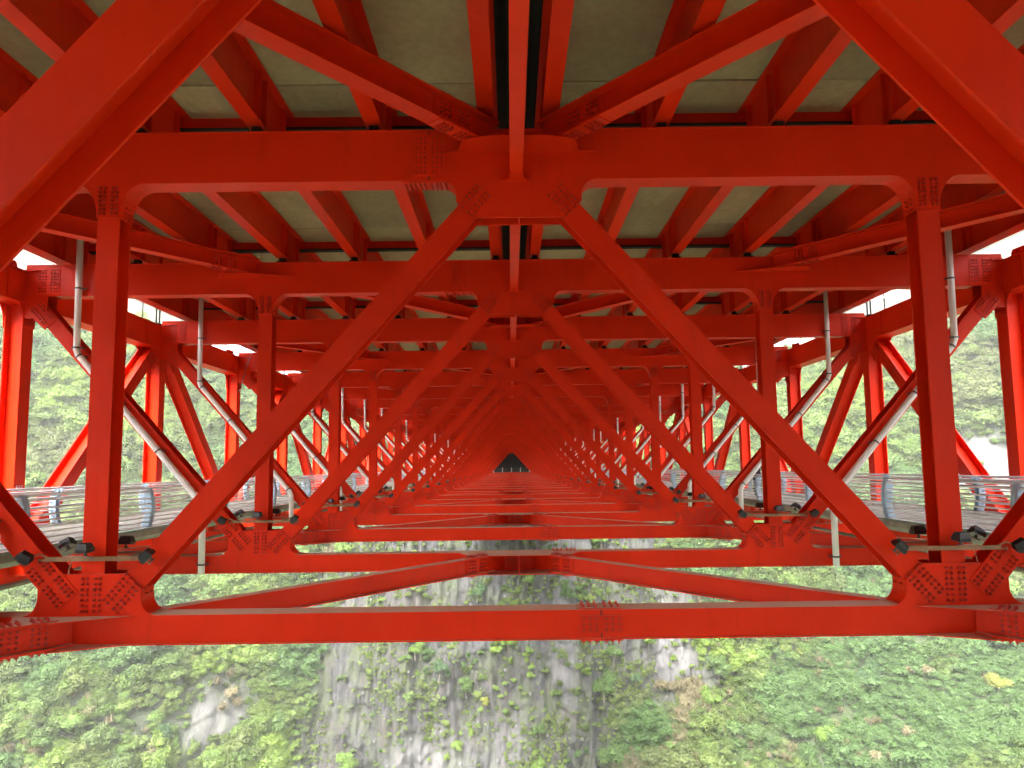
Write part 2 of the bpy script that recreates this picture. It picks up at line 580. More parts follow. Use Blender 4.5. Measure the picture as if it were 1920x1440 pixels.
pm = MB()
pm.hsec((W, D / 2, 0.1), (W, D / 2, 7.2), (1, 0, 0), 0.36, D - 2 * PT - 0.006, 0.022, 0.02)
post_me = {1: pm.mesh('post', 'red')}
pm2 = MB()
pm2.hsec((-W, D / 2, 0.1), (-W, D / 2, 7.2), (1, 0, 0), 0.36, D - 2 * PT - 0.006, 0.022, 0.02)
post_me[-1] = pm2.mesh('post', 'red')
diag_me = {}
for sg in (1, -1):
    for kind, (a, b_) in {'in': ((sg * W, 0.0), (0.0, HT)), 'out': ((sg * W, 0.0), (sg * 2 * W, HT))}.items():
        dm = MB()
        va, vb = Vector((a[0], D / 2, a[1])), Vector((b_[0], D / 2, b_[1]))
        dd = (vb - va).normalized()
        dm.hsec(va + dd * 0.35, vb - dd * 0.75, dd.cross(Vector((0, 1, 0))), 0.37, D - 2 * PT - 0.006, 0.022, 0.02)
        diag_me[(sg, kind)] = dm.mesh('diagonal', 'red')

# splice plates and bolts of a frame
FN = (0, -1, 0)
sp_up = MB()
sp_up.box(-1.725, -1.225, -0.016, 0.0 - 0.001, 7.20, 7.905)
sp_up.box(-1.93, -1.08, PT + 0.01, D - PT - 0.01, ZT0 - 0.018, ZT0 - 0.002)
sp_lo = MB()
sp_lo.box(0.84, 1.53, -0.016, -0.001, -0.135, 0.125)
sp_lo.box(0.86, 1.51, PT + 0.01, D - PT - 0.01, ZB1 + 0.002, ZB1 + 0.018)
sp_lo.box(0.86, 1.51, -0.01, D + 0.01, ZB0 - 0.042, ZB0 - 0.024)
seam_up, seam_lo = MB(), MB()
seam_up.box(-1.488, -1.470, -0.003, 0.002, 7.13, 7.198)
seam_up.box(-1.488, -1.470, -0.003, 0.002, 7.907, 7.96)
seam_lo.box(1.179, 1.197, -0.003, 0.002, ZB0 + 0.003, -0.137)
seam_lo.box(1.179, 1.197, -0.003, 0.002, 0.127, ZB1 - 0.003)
sp_out = MB()
sp_top = MB()
bu, bl = MB(), MB()
bu.grid_bolts((-1.475, -0.016, 7.55), (1, 0, 0), (0, 0, 1), 6, 8, 0.072, 0.083, FN, 0.06, r=0.017, h=0.014)
bu.grid_bolts((-1.5, D / 2, ZT0 - 0.018), (1, 0, 0), (0, 1, 0), 10, 4, 0.078, 0.07, (0, 0, -1), 0.04, r=0.022, h=0.016)
bl.grid_bolts((1.188, -0.016, -0.005), (1, 0, 0), (0, 0, 1), 6, 3, 0.1, 0.085, FN, 0.05, r=0.024, h=0.022)
bl.grid_bolts((1.188, D / 2, ZB1 + 0.018), (1, 0, 0), (0, 1, 0), 6, 2, 0.1, 0.2, (0, 0, 1), 0.05, r=0.026, h=0.03)
bl.grid_bolts((1.188, D / 2, ZB0 - 0.042), (1, 0, 0), (0, 1, 0), 6, 2, 0.1, 0.3, (0, 0, -1), 0.05, r=0.026, h=0.03)
for sg in (1, -1):
    di = Vector((-sg * DX, 0, DZ))        # inner diagonal, going up
    do = Vector((sg * DX, 0, DZ))
    pi_, po = di.cross(Vector((0, 1, 0))), do.cross(Vector((0, 1, 0)))
    bu.grid_bolts((sg * 0.735, 0, 6.785), pi_, di, 4, 6, 0.075, 0.085, FN, 0.05, r=0.022, h=0.018)
    bu.grid_bolts((sg * W, 0, 6.84), (1, 0, 0), (0, 0, 1), 4, 7, 0.075, 0.072, FN, 0.05, r=0.025)
    for xs in (-1, 1):
        bu.grid_bolts((sg * W + xs * 0.2, D / 2, 6.72), (0, 1, 0), (0, 0, 1), 2, 4, 0.12, 0.085, (xs, 0, 0), 0.0, r=0.022)
    bl.grid_bolts((sg * W, 0, 0.535), (1, 0, 0), (0, 0, 1), 4, 7, 0.078, 0.082, FN, 0.04, r=0.027)
    bl.grid_bolts((sg * 6.245, 0, 0.555), pi_, di, 4, 7, 0.078, 0.084, FN, 0.05, r=0.027)
    bl.grid_bolts((sg * 7.355, -0.016, 0.735), po, do, 4, 9, 0.075, 0.08, FN, 0.08, 0.05, r=0.026)
    for v0 in (0, 1):
        bl.grid_bolts((sg * 5.945, D / 2, 0.53 + v0 * 0.1), (0, 1, 0), (0, 0, 1), 2, 1, 0.16, 0.1, (-sg, 0, 0), r=0.022)
    sp_out.obox((sg * 7.355, -0.009, 0.735), po * 0.215, (0, 0.007, 0), do * 0.40)
    sp_top.box(*sorted((sg * 12.27, sg * 12.87)), -0.016, -0.001, 7.17, 7.91)
    bu.grid_bolts((sg * 12.57, -0.016, 7.54), (1, 0, 0), (0, 0, 1), 6, 8, 0.08, 0.082, FN, 0.08, r=0.024)
    bu.grid_bolts((sg * 12.70, 0, 6.66), po, do, 4, 7, 0.085, 0.085, FN, 0.06, r=0.024)
bu_me, bl_me = bu.mesh('bolts', 'bolt'), bl.mesh('bolts', 'bolt')
def pieces(mb, name, mat):
    """the loose boxes of a builder, one mesh each"""
    out = []
    for k in range(0, len(mb.f), 6):
        q = MB()
        o_ = k // 6 * 8
        q.add(mb.v[o_:o_ + 8], [tuple(i - o_ for i in f_) for f_ in mb.f[k:k + 6]])
        out.append(q.mesh(name, mat))
    return out


up_parts = [('splice_plate', m_) for m_ in pieces(sp_up, 'splice_plate', 'red') + pieces(sp_top, 'splice_plate', 'red')] \
    + [('joint', m_) for m_ in pieces(seam_up, 'joint', 'dark')]
lo_parts = [('splice_plate', m_) for m_ in pieces(sp_lo, 'splice_plate', 'red')] + [('node_plate', m_) for m_ in pieces(sp_out, 'node_plate', 'red')] \
    + [('joint', m_) for m_ in pieces(seam_lo, 'joint', 'dark')]
br = MB()
br.box(-0.12, 0.12, -0.12, 0.12, 0, 0.06)
br.box(-0.075, 0.075, -0.08, 0.08, 0.06, 0.148)
bear_me = br.mesh('bearing', 'dark')

SX = [0.53, 2.42, 4.39, 6.36, 8.33, 10.30, 12.48]      # stringer lines, each side
Z_STR, Z_SLAB = 8.14, 9.10


def frame_label(n):
    if n == 0:
        return 'nearest red cross frame, only its two huge diagonals showing at the top corners'
    return f'{ORD[n]} full W-shaped red steel cross frame counting from the camera'


frames = {}
for n in range(NF0, NF1 + 1):
    y = FY(n)
    t = thing('cross_frame', frame_label(n), 'bridge frame', (0, y, gz(y)), 'red cross frames in a row under the bridge deck')
    frames[n] = t
    o = link('upper_beam', ub_me, t)
    if n <= 12:
        for nm_, m_ in up_parts:
            link(nm_, m_, o)
        q = link('bolts', bu_me, o)
        q['kind'] = 'stuff'
    o = link('lower_beam', lb_me, t)
    if n <= 12:
        for nm_, m_ in lo_parts:
            link(nm_, m_, o)
        q = link('bolts', bl_me, o)
        q['kind'] = 'stuff'
    for sg in (-1, 1):
        link('post', post_me[sg], t)
        link('diagonal', diag_me[(sg, 'in')], t)
        link('diagonal', diag_me[(sg, 'out')], t)
    if n <= 9:
        for sg in (-1, 1):
            for x in SX[:-1]:
                link('bearing', bear_me, t, (sg * x, D / 2, ZT1 + 0.026))

# ================================================================== LATERAL BRACES
Z_UB, Z_LB = 7.84, 0.0      # axis heights


def brace(name, label, p0, p1, h, b, group, plates, splice_at):
    """I-section from p0 to p1 (graded heights already included)"""
    p0, p1 = Vector(p0), Vector(p1)
    t = thing(name, label, 'brace', p0, group)
    mb = MB()
    q = p1 - p0
    side = Vector((-q.y, q.x, 0)).normalized()
    mb.hsec((0, 0, 0), q, side, b, h, 0.022, 0.018)
    link('beam', mb.mesh('beam', 'red'), t)
    if plates:
        d = q.normalized()
        upv = d.cross(side).normalized()
        if upv.z < 0:
            upv = -upv
        for s_, f_ in splice_at:
            c = d * s_ if s_ > 0 else q + d * s_
            pl = MB()
            bo = MB()
            for sd in (-1, 1):
                pl.obox(c + side * sd * 0.017, d * 0.42, side * 0.007, upv * (h / 2 - 0.05))
                bo.grid_bolts(c + side * sd * 0.024, d, upv, 6, 4, 0.09, 0.078, side * sd, 0.1, r=0.024)
                pl.obox(c + upv * sd * (h / 2 + 0.009), d * 0.40, side * (b / 2 - 0.01), upv * 0.008)
                bo.grid_bolts(c + upv * sd * (h / 2 + 0.017), d, side, 6, 4, 0.09, 0.06, upv * sd, 0.1, r=0.022, h=0.028)
            for m_ in pieces(pl, 'splice_plate', 'red'):
                link('splice_plate', m_, t)
            q_ = link('bolts', bo.mesh('bolts', 'bolt'), t)
            q_['kind'] = 'stuff'
    return t


for n in range(0, NF1):
    ya, yb = FY(n) + D + 0.03, FY(n + 1) - 0.03
    for sg, side_w in ((-1, 'left'), (1, 'right')):
        who = 'nearest frame' if n == 0 else f'{ORD[n]} full frame'
        nxt = f'{ORD[n + 1]} full frame'
        if n % 2 == 0:
            xa, xb, ax_, bx_ = W - 0.25, 0.42, 'post', 'centre'
            la, lb_, la_, lb__ = 2 * W - 0.5, W + 0.25, 'side truss', 'lower node'
        else:
            xa, xb, ax_, bx_ = 2 * W - 0.5, W + 0.25, 'side truss', 'post'
            la, lb_, la_, lb__ = W - 0.62, 0.66, 'lower node', 'centre'
        brace('upper_lateral_brace', f'{side_w} upper brace reaching the {bx_} of the {nxt}',
              (sg * xa, ya, Z_UB + gz(ya)), (sg * xb, yb, Z_UB + gz(yb)), 0.42, 0.31,
              'upper lateral braces under the deck', n < 4, [(-0.9, 1)])
        brace('lower_lateral_brace', f'{side_w} lower brace reaching the {lb__} of the {nxt}',
              (sg * la, ya, Z_LB + gz(ya)), (sg * lb_, yb - (0.24 if n % 2 else 0), Z_LB + gz(yb)), 0.40, 0.26,
              'lower lateral braces between the lower beams', n < 8, [(-0.62, 1)])
    # horizontal gusset plates where the braces meet a beam
    t = frames[n + 1]
    if n < 14:
        plates = []
        if n % 2 == 0:
            zz = Z_UB - 0.235
            plates.append([(-1.35, 0, zz), (1.35, 0, zz), (1.0, -0.06, zz), (0.88, -0.50, zz), (0.40, -0.62, zz), (-0.40, -0.62, zz), (-0.88, -0.50, zz), (-1.0, -0.06, zz)])
            for sg in (-1, 1):
                for zz in (0.21, -0.21):
                    plates.append([(sg * (W - 0.7), 0, zz), (sg * (W + 1.2), 0, zz), (sg * (W + 0.95), -0.4, zz), (sg * (W + 0.35), -0.42, zz)])
        else:
            zz = Z_UB - 0.235
            for sg in (-1, 1):
                plates.append([(sg * (W - 0.8), 0, zz), (sg * (W + 1.3), 0, zz), (sg * (W + 1.0), -0.45, zz), (sg * (W + 0.3), -0.42, zz)])
            for zz in (0.226, -0.232):
                plates.append([(-1.6, 0, zz), (1.6, 0, zz), (1.3, -0.56, zz), (0.55, -0.66, zz), (-0.55, -0.66, zz), (-1.3, -0.56, zz)])
            mb = MB()
            mb.box(-0.012, 0.012, -0.62, -0.002, -0.222, 0.206)
            link('stiffener', mb.mesh('stiffener', 'red'), t)
            for sg in (-1, 1):
                mb = MB()
                mb.obox((sg * 0.52, -0.155, -0.008), (sg * 0.14, -0.13, 0), (0.005, 0.006, 0), (0, 0, 0.212))
                link('web_plate', mb.mesh('web_plate', 'red'), t)
            for xa_ in (-0.32, 0.06):
                mb = MB()
                mb.box(xa_, xa_ + 0.26, -0.014, -0.001, -0.17, 0.16)
                link('web_patch', mb.mesh('web_patch', 'red'), t)
        for pl_ in plates:
            k_ = len(pl_)
            mb = MB()
            mb.add(pl_ + [(x_, y_, z_ - 0.016) for x_, y_, z_ in pl_],
                   [tuple(range(k_)), tuple(range(2 * k_ - 1, k_ - 1, -1))] + [(i, (i + 1) % k_, (i + 1) % k_ + k_, i + k_) for i in range(k_)])
            link('gusset_plate', mb.mesh('gusset_plate', 'red'), t)

# centre strut along the bridge, one piece per bay, flared where it lands on a frame
for n in range(0, NF1):
    ya, yb = FY(n) + D, FY(n + 1)
    mb = MB()
    z0 = 7.10
    q = Vector((0, yb - ya, gz(yb) - gz(ya)))
    mb.hsec((-0.045, 0, z0 + 0.25), Vector((-0.045, 0, z0 + 0.25)) + q, (1, 0, 0), 0.205, 0.5, 0.02, 0.016)
    for yy, s in ((q.y - 0.001, -1), (0.001, 1)):
        zz = z0 + q.z * (yy / q.y) - 0.004
        w0, w1 = 0.1, 0.25
        pr = [(-0.045 - w0, yy + s * 0.36), (-0.045 - 0.12, yy + s * 0.14), (-0.045 - 0.165, yy + s * 0.06), (-0.045 - w1, yy + s * 0.02), (-0.045 - w1, yy)]
        pr += [(-0.09 - x, yv) for x, yv in pr[::-1]]
        mb.add([(x, yv, zz) for x, yv in pr] + [(x, yv, zz + 0.018) for x, yv in pr],
               [tuple(range(10)), tuple(range(19, 9, -1))] + [(i, (i + 1) % 10, (i + 1) % 10 + 10, i + 10) for i in range(10)])
    o = link('centre_strut', mb.mesh('centre_strut', 'red'), None, (0, ya, gz(ya)))
    tag(o, f'red centreline strut ending at the top of the {ORD[n + 1]} full frame', 'strut', 'struts along the centreline under the deck')

# ================================================================== STRINGERS, DECK
strw = ['innermost', 'second from centre', 'third from centre', 'fourth from centre', 'fifth from centre', 'sixth from centre', 'outermost']
for sg, sw in ((-1, 'left'), (1, 'right')):
    for i, x in enumerate(SX):
        mb = MB()
        p0 = Vector((0, 0, 0))
        p1 = Vector((0, YB - YA, gz(YB) - gz(YA)))
        hz = (Z_SLAB - Z_STR)
        bw = 0.42 if i == len(SX) - 1 else 0.27
        mb.obox((p0 + p1) / 2 + Vector((0, 0, 0.011)), (bw / 2, 0, 0), (p1 - p0) / 2, (0, 0, 0.011))
        mb.obox((p0 + p1) / 2 + Vector((0, 0, hz / 2)), (0.008, 0, 0), (p1 - p0) / 2, (0, 0, hz / 2 - 0.024))
        mb.obox((p0 + p1) / 2 + Vector((0, 0, hz - 0.012)), (0.17, 0, 0), (p1 - p0) / 2, (0, 0, 0.011))
        for n in range(0, 16):
            for dy in (0.05, 0.35, 1.32):
                yy = FY(n) + dy - YA
                mb.box(-0.10, 0.10, yy - 0.01, yy + 0.01, gz(yy + YA) - gz(YA) + 0.024, gz(yy + YA) - gz(YA) + hz - 0.025)
        o = link('deck_stringer', mb.mesh('deck_stringer', 'red'), None, (sg * x, YA, Z_STR + gz(YA)))
        tag(o, f'long red deck stringer, {strw[i]} on the {sw} half of the bridge', 'beam', 'deck stringers running away under the slabs')

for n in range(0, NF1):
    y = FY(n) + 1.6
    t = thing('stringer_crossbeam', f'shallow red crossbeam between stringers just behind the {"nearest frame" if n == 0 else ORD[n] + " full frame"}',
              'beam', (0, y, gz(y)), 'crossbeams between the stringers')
    for sg in (-1, 1):
        for i in range(len(SX) - 1):
            mb = MB()
            xa, xb = sorted((sg * (SX[i] + 0.012), sg * (SX[i + 1] - 0.012)))
            mb.box(xa, xb, -0.008, 0.008, 8.86, 9.074)
            mb.box(xa, xb, -0.09, 0.09, 8.84, 8.858)
            link('beam_segment', mb.mesh('beam_segment', 'red'), t)
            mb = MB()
            mb.box(xa, xb, -0.11, 0.11, 8.79, 8.836)  # near-black strip added to draw the dark gap under the crossbeam
            link('dark_gap_strip', mb.mesh('dark_gap_strip', 'dark'), t)

deck = bpy.data.objects.new('bridge_deck', None)
C.objects.link(deck)
deck['kind'] = 'structure'
deck['label'] = 'concrete bridge deck of precast slabs seen from below'
pan_me = {}
edges = [(0.40, 2.42), (2.42, 4.39), (4.39, 6.36), (6.36, 8.33), (8.33, 10.30), (10.30, 12.48), (12.48, 14.2)]  # outermost strip: unseen overhang, extended to shade the side trusses
for i, (a, b_) in enumerate(edges):
    mb = MB()
    q = Vector((0, L - 0.035, G * (L - 0.035)))
    w = b_ - a - 0.02
    # slab with a chamfered lower edge
    prof = [(-w / 2, 0.25), (-w / 2, 0.03), (-w / 2 + 0.03, 0.0), (w / 2 - 0.03, 0.0), (w / 2, 0.03), (w / 2, 0.25)]
    vs = [(x, 0, z) for x, z in prof] + [(x, q.y, z + q.z) for x, z in prof]
    mb.add(vs, [tuple(range(6)), tuple(range(11, 5, -1))] + [(k, k + 6, (k + 1) % 6 + 6, (k + 1) % 6) for k in range(6)])
    pan_me[i] = mb.mesh('deck_panel', 'conc')
far = MB()
for n in range(-1, NF1):
    y = FY(n) + 0.56
    for sg in (-1, 1):
        for i, (a, b_) in enumerate(edges):
            z = Z_SLAB + 0.004 + random.uniform(0, 0.02)
            if n < 22:
                o = link('deck_panel', pan_me[i], deck, (sg * (a + b_) / 2, y, z + gz(y)))
            else:
                far.add([(v.co[0] + sg * (a + b_) / 2, v.co[1] + y, v.co[2] + z + gz(y)) for v in pan_me[i].vertices],
                        [tuple(p.vertices) for p in pan_me[i].polygons])
for y0 in [FY(-1) + 0.56 - L * k for k in range(1, 24)]:      # behind the camera
    for sg in (-1, 1):
        a, b_ = 0.40, 14.2
        far.box(*sorted((sg * a, sg * b_)), y0, y0 + L - 0.03, Z_SLAB + 0.004 + gz(y0), Z_SLAB + 0.25 + gz(y0))
o = link('deck_panels_far', far.mesh('deck_panels_far', 'conc'), deck)
o['kind'] = 'stuff'
mb = MB()
for y0 in np.arange(YA - 16 * L, YB, L):
    q = min(L, YB - y0)
    c = Vector((0, y0 + q / 2, 9.47 + gz(y0 + q / 2)))
    mb.obox(c, (14.15, 0, 0), (0, q / 2, G * q / 2), (0, 0, 0.06))
link('road_surface', mb.mesh('road_surface', 'asphalt'), deck)
mb = MB()
for sg in (-1, 1):
    p0, p1 = Vector((sg * 0.17, YA, 9.15 + gz(YA))), Vector((sg * 0.17, YB, 9.15 + gz(YB)))
    mb.tube([p0, p1], 0.05, 8)
    mb.obox((p0 + p1) / 2 + Vector((sg * 0.2, 0, 0.13)), (0.02, 0, 0), (p1 - p0) / 2, (0, 0, 0.11))
o = link('median_cables', mb.mesh('median_cables', 'dark'), deck)

# ================================================================== SIDE TRUSSES
XO = 2 * W      # 13.46
for sg, sw in ((-1, 'left'), (1, 'right')):
    t = thing('side_truss', f'red side truss with box chords, H-shaped uprights and diagonals along the {sw} edge', 'truss',
              (sg * XO, 0, 0), 'side trusses along the deck edges')
    for nm, z0, z1 in (('top_chord', 6.96, 7.80), ('bottom_chord', -0.40, 0.40)):
        mb = MB()
        p0, p1 = Vector((0, YA, (z0 + z1) / 2 + gz(YA))), Vector((0, YB, (z0 + z1) / 2 + gz(YB)))
        mb.obox((p0 + p1) / 2, (0.25, 0, 0), (p1 - p0) / 2, (0, 0, (z1 - z0) / 2))
        for s2 in (-1, 1):       # flange lips
            mb.obox((p0 + p1) / 2 + Vector((0, 0, s2 * ((z1 - z0) / 2 + 0.012))), (0.30, 0, 0), (p1 - p0) / 2, (0, 0, 0.01))
        link(nm, mb.mesh(nm, 'red'), t)
    um = MB()
    um.hsec((0, D / 2, 0.3), (0, D / 2, 6.98), (0, 1, 0), 0.42, 0.50, 0.025, 0.02)
    um_me = um.mesh('upright', 'red')
    dms = {}
    for dr in (-1, 1):
        mb = MB()
        a, b_ = Vector((0, D / 2, 7.38)), Vector((0, D / 2 + dr * L, 0 + dr * L * G))
        dd = (b_ - a).normalized()
        mb.hsec(a + dd * 0.5, b_ - dd * 0.4, dd.cross(Vector((1, 0, 0))), 0.44, 0.49, 0.025, 0.02)
        dms[dr] = mb.mesh('diagonal', 'red')
    # node plates on the inner and outer face of the chord
    ng, ng2, nb, nb2 = MB(), MB(), MB(), MB()
    yc = D / 2
    big = [(yc - 1.25, 7.05), (yc - 1.0, 6.98), (yc - 0.80, 6.78), (yc - 1.02, 6.35), (yc - 0.68, 6.10), (yc - 0.38, 6.52), (yc - 0.24, 6.05), (yc + 0.24, 6.05),
           (yc + 0.38, 6.52), (yc + 0.68, 6.10), (yc + 1.02, 6.35), (yc + 0.80, 6.78), (yc + 1.0, 6.98), (yc + 1.25, 7.05), (yc + 1.25, 7.78), (yc - 1.25, 7.78)]
    small = [(yc - 0.85, 7.0)] + earc(yc - 0.6, 6.5, 0.36, 0.48, 90, 0) + [(yc - 0.23, 6.3), (yc + 0.23, 6.3)] + earc(yc + 0.6, 6.5, 0.36, 0.48, 180, 90) + [(yc + 0.85, 7.0), (yc + 0.85, 7.78), (yc - 0.85, 7.78)]
    for g_, poly in ((ng, big), (ng2, small)):
        for xx in (-0.272, 0.254):
            tmp = MB()
            tmp.prism_y(poly, 0, 0.018)           # polygon in (y,z) -> swap axes
            g_.add([(v[1] + xx, v[0], v[2]) for v in tmp.v], tmp.f)
        inner = -sg
        g_.box(*sorted((inner * 0.275, inner * 0.62)), yc - 0.30, yc + 0.30, 7.80, 7.84)
        g_.box(*sorted((inner * 0.275, inner * 0.55)), yc - 0.02, yc + 0.02, 7.55, 7.80)
    for dr in (-1, 1):
        dd = Vector((0, dr * L, -7.4)).normalized()
        pp = dd.cross(Vector((1, 0, 0)))
        for xs in (-1, 1):
            nb.grid_bolts(Vector((xs * 0.273, yc, 7.38)) + dd * 1.20, pp, dd, 4, 5, 0.085, 0.085, (xs, 0, 0), 0.06, r=0.022)
        # bolts on the web of the diagonal
        wn_ = pp if pp.z > 0 else -pp
        nb.grid_bolts(Vector((0, yc, 7.38)) + dd * 0.95 + wn_ * 0.012, (1, 0, 0), dd, 4, 5, 0.08, 0.085, wn_, 0.04, r=0.02)
    for xs in (-1, 1):
        nb2.grid_bolts((xs * 0.273, yc, 6.55), (0, 1, 0), (0, 0, 1), 4, 5, 0.08, 0.085, (xs, 0, 0), 0.04, r=0.022)
    nbm, nbm2, ngm, ngm2 = nb.mesh('bolts', 'bolt'), nb2.mesh('bolts', 'bolt'), ng.mesh('node_plate', 'red'), ng2.mesh('node_plate', 'red')
    lug = MB()
    lp = [(-0.42, 0)] + [(-0.42 + 0.10 - 0.10 * math.cos(math.radians(a)), 0.10 + 0.14 * math.sin(math.radians(a))) for a in range(0, 91, 18)] \
        + [(0.32 + 0.10 * math.sin(math.radians(a)), 0.10 + 0.14 * math.cos(math.radians(a))) for a in range(0, 91, 18)] + [(0.42, 0)]
    tmp = MB()
    tmp.prism_y(lp, -0.014, 0.014)
    lug.add([(v[1], v[0], v[2]) for v in tmp.v], tmp.f)
    for hy in (-0.28, 0.28):
        lug.tube([(-0.03, hy, 0.14), (0.03, hy, 0.14)], 0.05, 10)
    lug_me = lug.mesh('lifting_lug', 'red')
    for n in range(-1, NF1 + 1):
        y = FY(n)
        loc = (0, y, gz(y))
        link('upright', um_me, t, loc)
        if n % 2 == 1:
            for dr in (-1, 1):
                link('diagonal', dms[dr], t, loc)
        if n <= 14:
            g_ = link('node_plate', ngm if n % 2 else ngm2, t, loc)
            q = link('bolts', nbm if n % 2 else nbm2, g_)
            q['kind'] = 'stuff'
        if n <= 9 and n % 2 == 0:
            link('lifting_lug', lug_me, t, (-sg * 0.1, y - 0.55, 7.80 + gz(y - 0.55)))
    if sg == -1:
        fc = bpy.data.curves.new('painted_number', 'FONT')
        fc.body = 'E37'
        fc.size = 0.17
        fc.align_x = 'CENTER'
        fc.extrude = 0.001
        fo = bpy.data.objects.new('painted_number_curve', fc)
        C.objects.link(fo)
        bpy.context.view_layer.update()
        fme = bpy.data.meshes.new_from_object(fo.evaluated_get(bpy.context.evaluated_depsgraph_get()))
        bpy.data.objects.remove(fo)
        fme.materials.clear()
        fme.materials.append(M['white'])
        o = link('painted_number', fme)
        o.parent = t
        y = FY(2) + D / 2
        o.location = (0.254, y, 1.97 + gz(y))
        o.rotation_euler = (math.pi / 2, 0, math.pi / 2)
    # suspender cables and the safety line along the chord
    for n in range(1, 16, 2):
        y = FY(n) + D / 2
        mb = MB()
        for dy in (-0.12, 0.12):
            mb.tube([(0, dy, 0), (0, dy, 1.28)], 0.035, 8)
        mb.box(-0.12, 0.12, -0.25, 0.25, -0.02, 0.14)
        o = link('suspender_cable', mb.mesh('suspender_cable', 'cable'), None, (sg * XO, y, 7.81 + gz(y)))
        tag(o, f'thin grey hanger rods rising from the {sw} truss at the {ORD[n]} full frame', 'cable', 'suspender cables above the side trusses')
    sl = thing('safety_line', f'thin posts and wire along the top of the {sw} truss, against the sky', 'safety line', (sg * XO, 0, 7.81), 'safety lines on the side trusses')
    mb = MB()
    for zz in (0.62, 1.15):
        mb.tube([(-sg * 0.05, YA, zz + gz(YA)), (-sg * 0.05, 120, zz + gz(120))], 0.011, 5)
    link('wire', mb.mesh('wire', 'cable'), sl)
    pmb = MB()
    pmb.tube([(0, 0, 0), (0, 0, 1.2)], 0.024, 6)
    pmb.box(-0.06, 0.06, -0.06, 0.06, 0, 0.015)
    p_me = pmb.mesh('line_post', 'clamp')
    for k in range(0, 24):
        y = -4.6 + k * L / 2
        link('line_post', p_me, sl, (-sg * 0.05, y, gz(y)))

# ================================================================== WALKWAYS AND RAILINGS
ZW = 1.02       # walkway floor
XR0, XR1 = 9.15, 12.35


def rail_profile(s):
    """curved post, s from 0 (foot) to 1 (top): offset towards the bridge centre, height"""
    return 0.16 * math.sin(math.pi * (0.12 + 0.72 * s)) - 0.05, s * 1.0


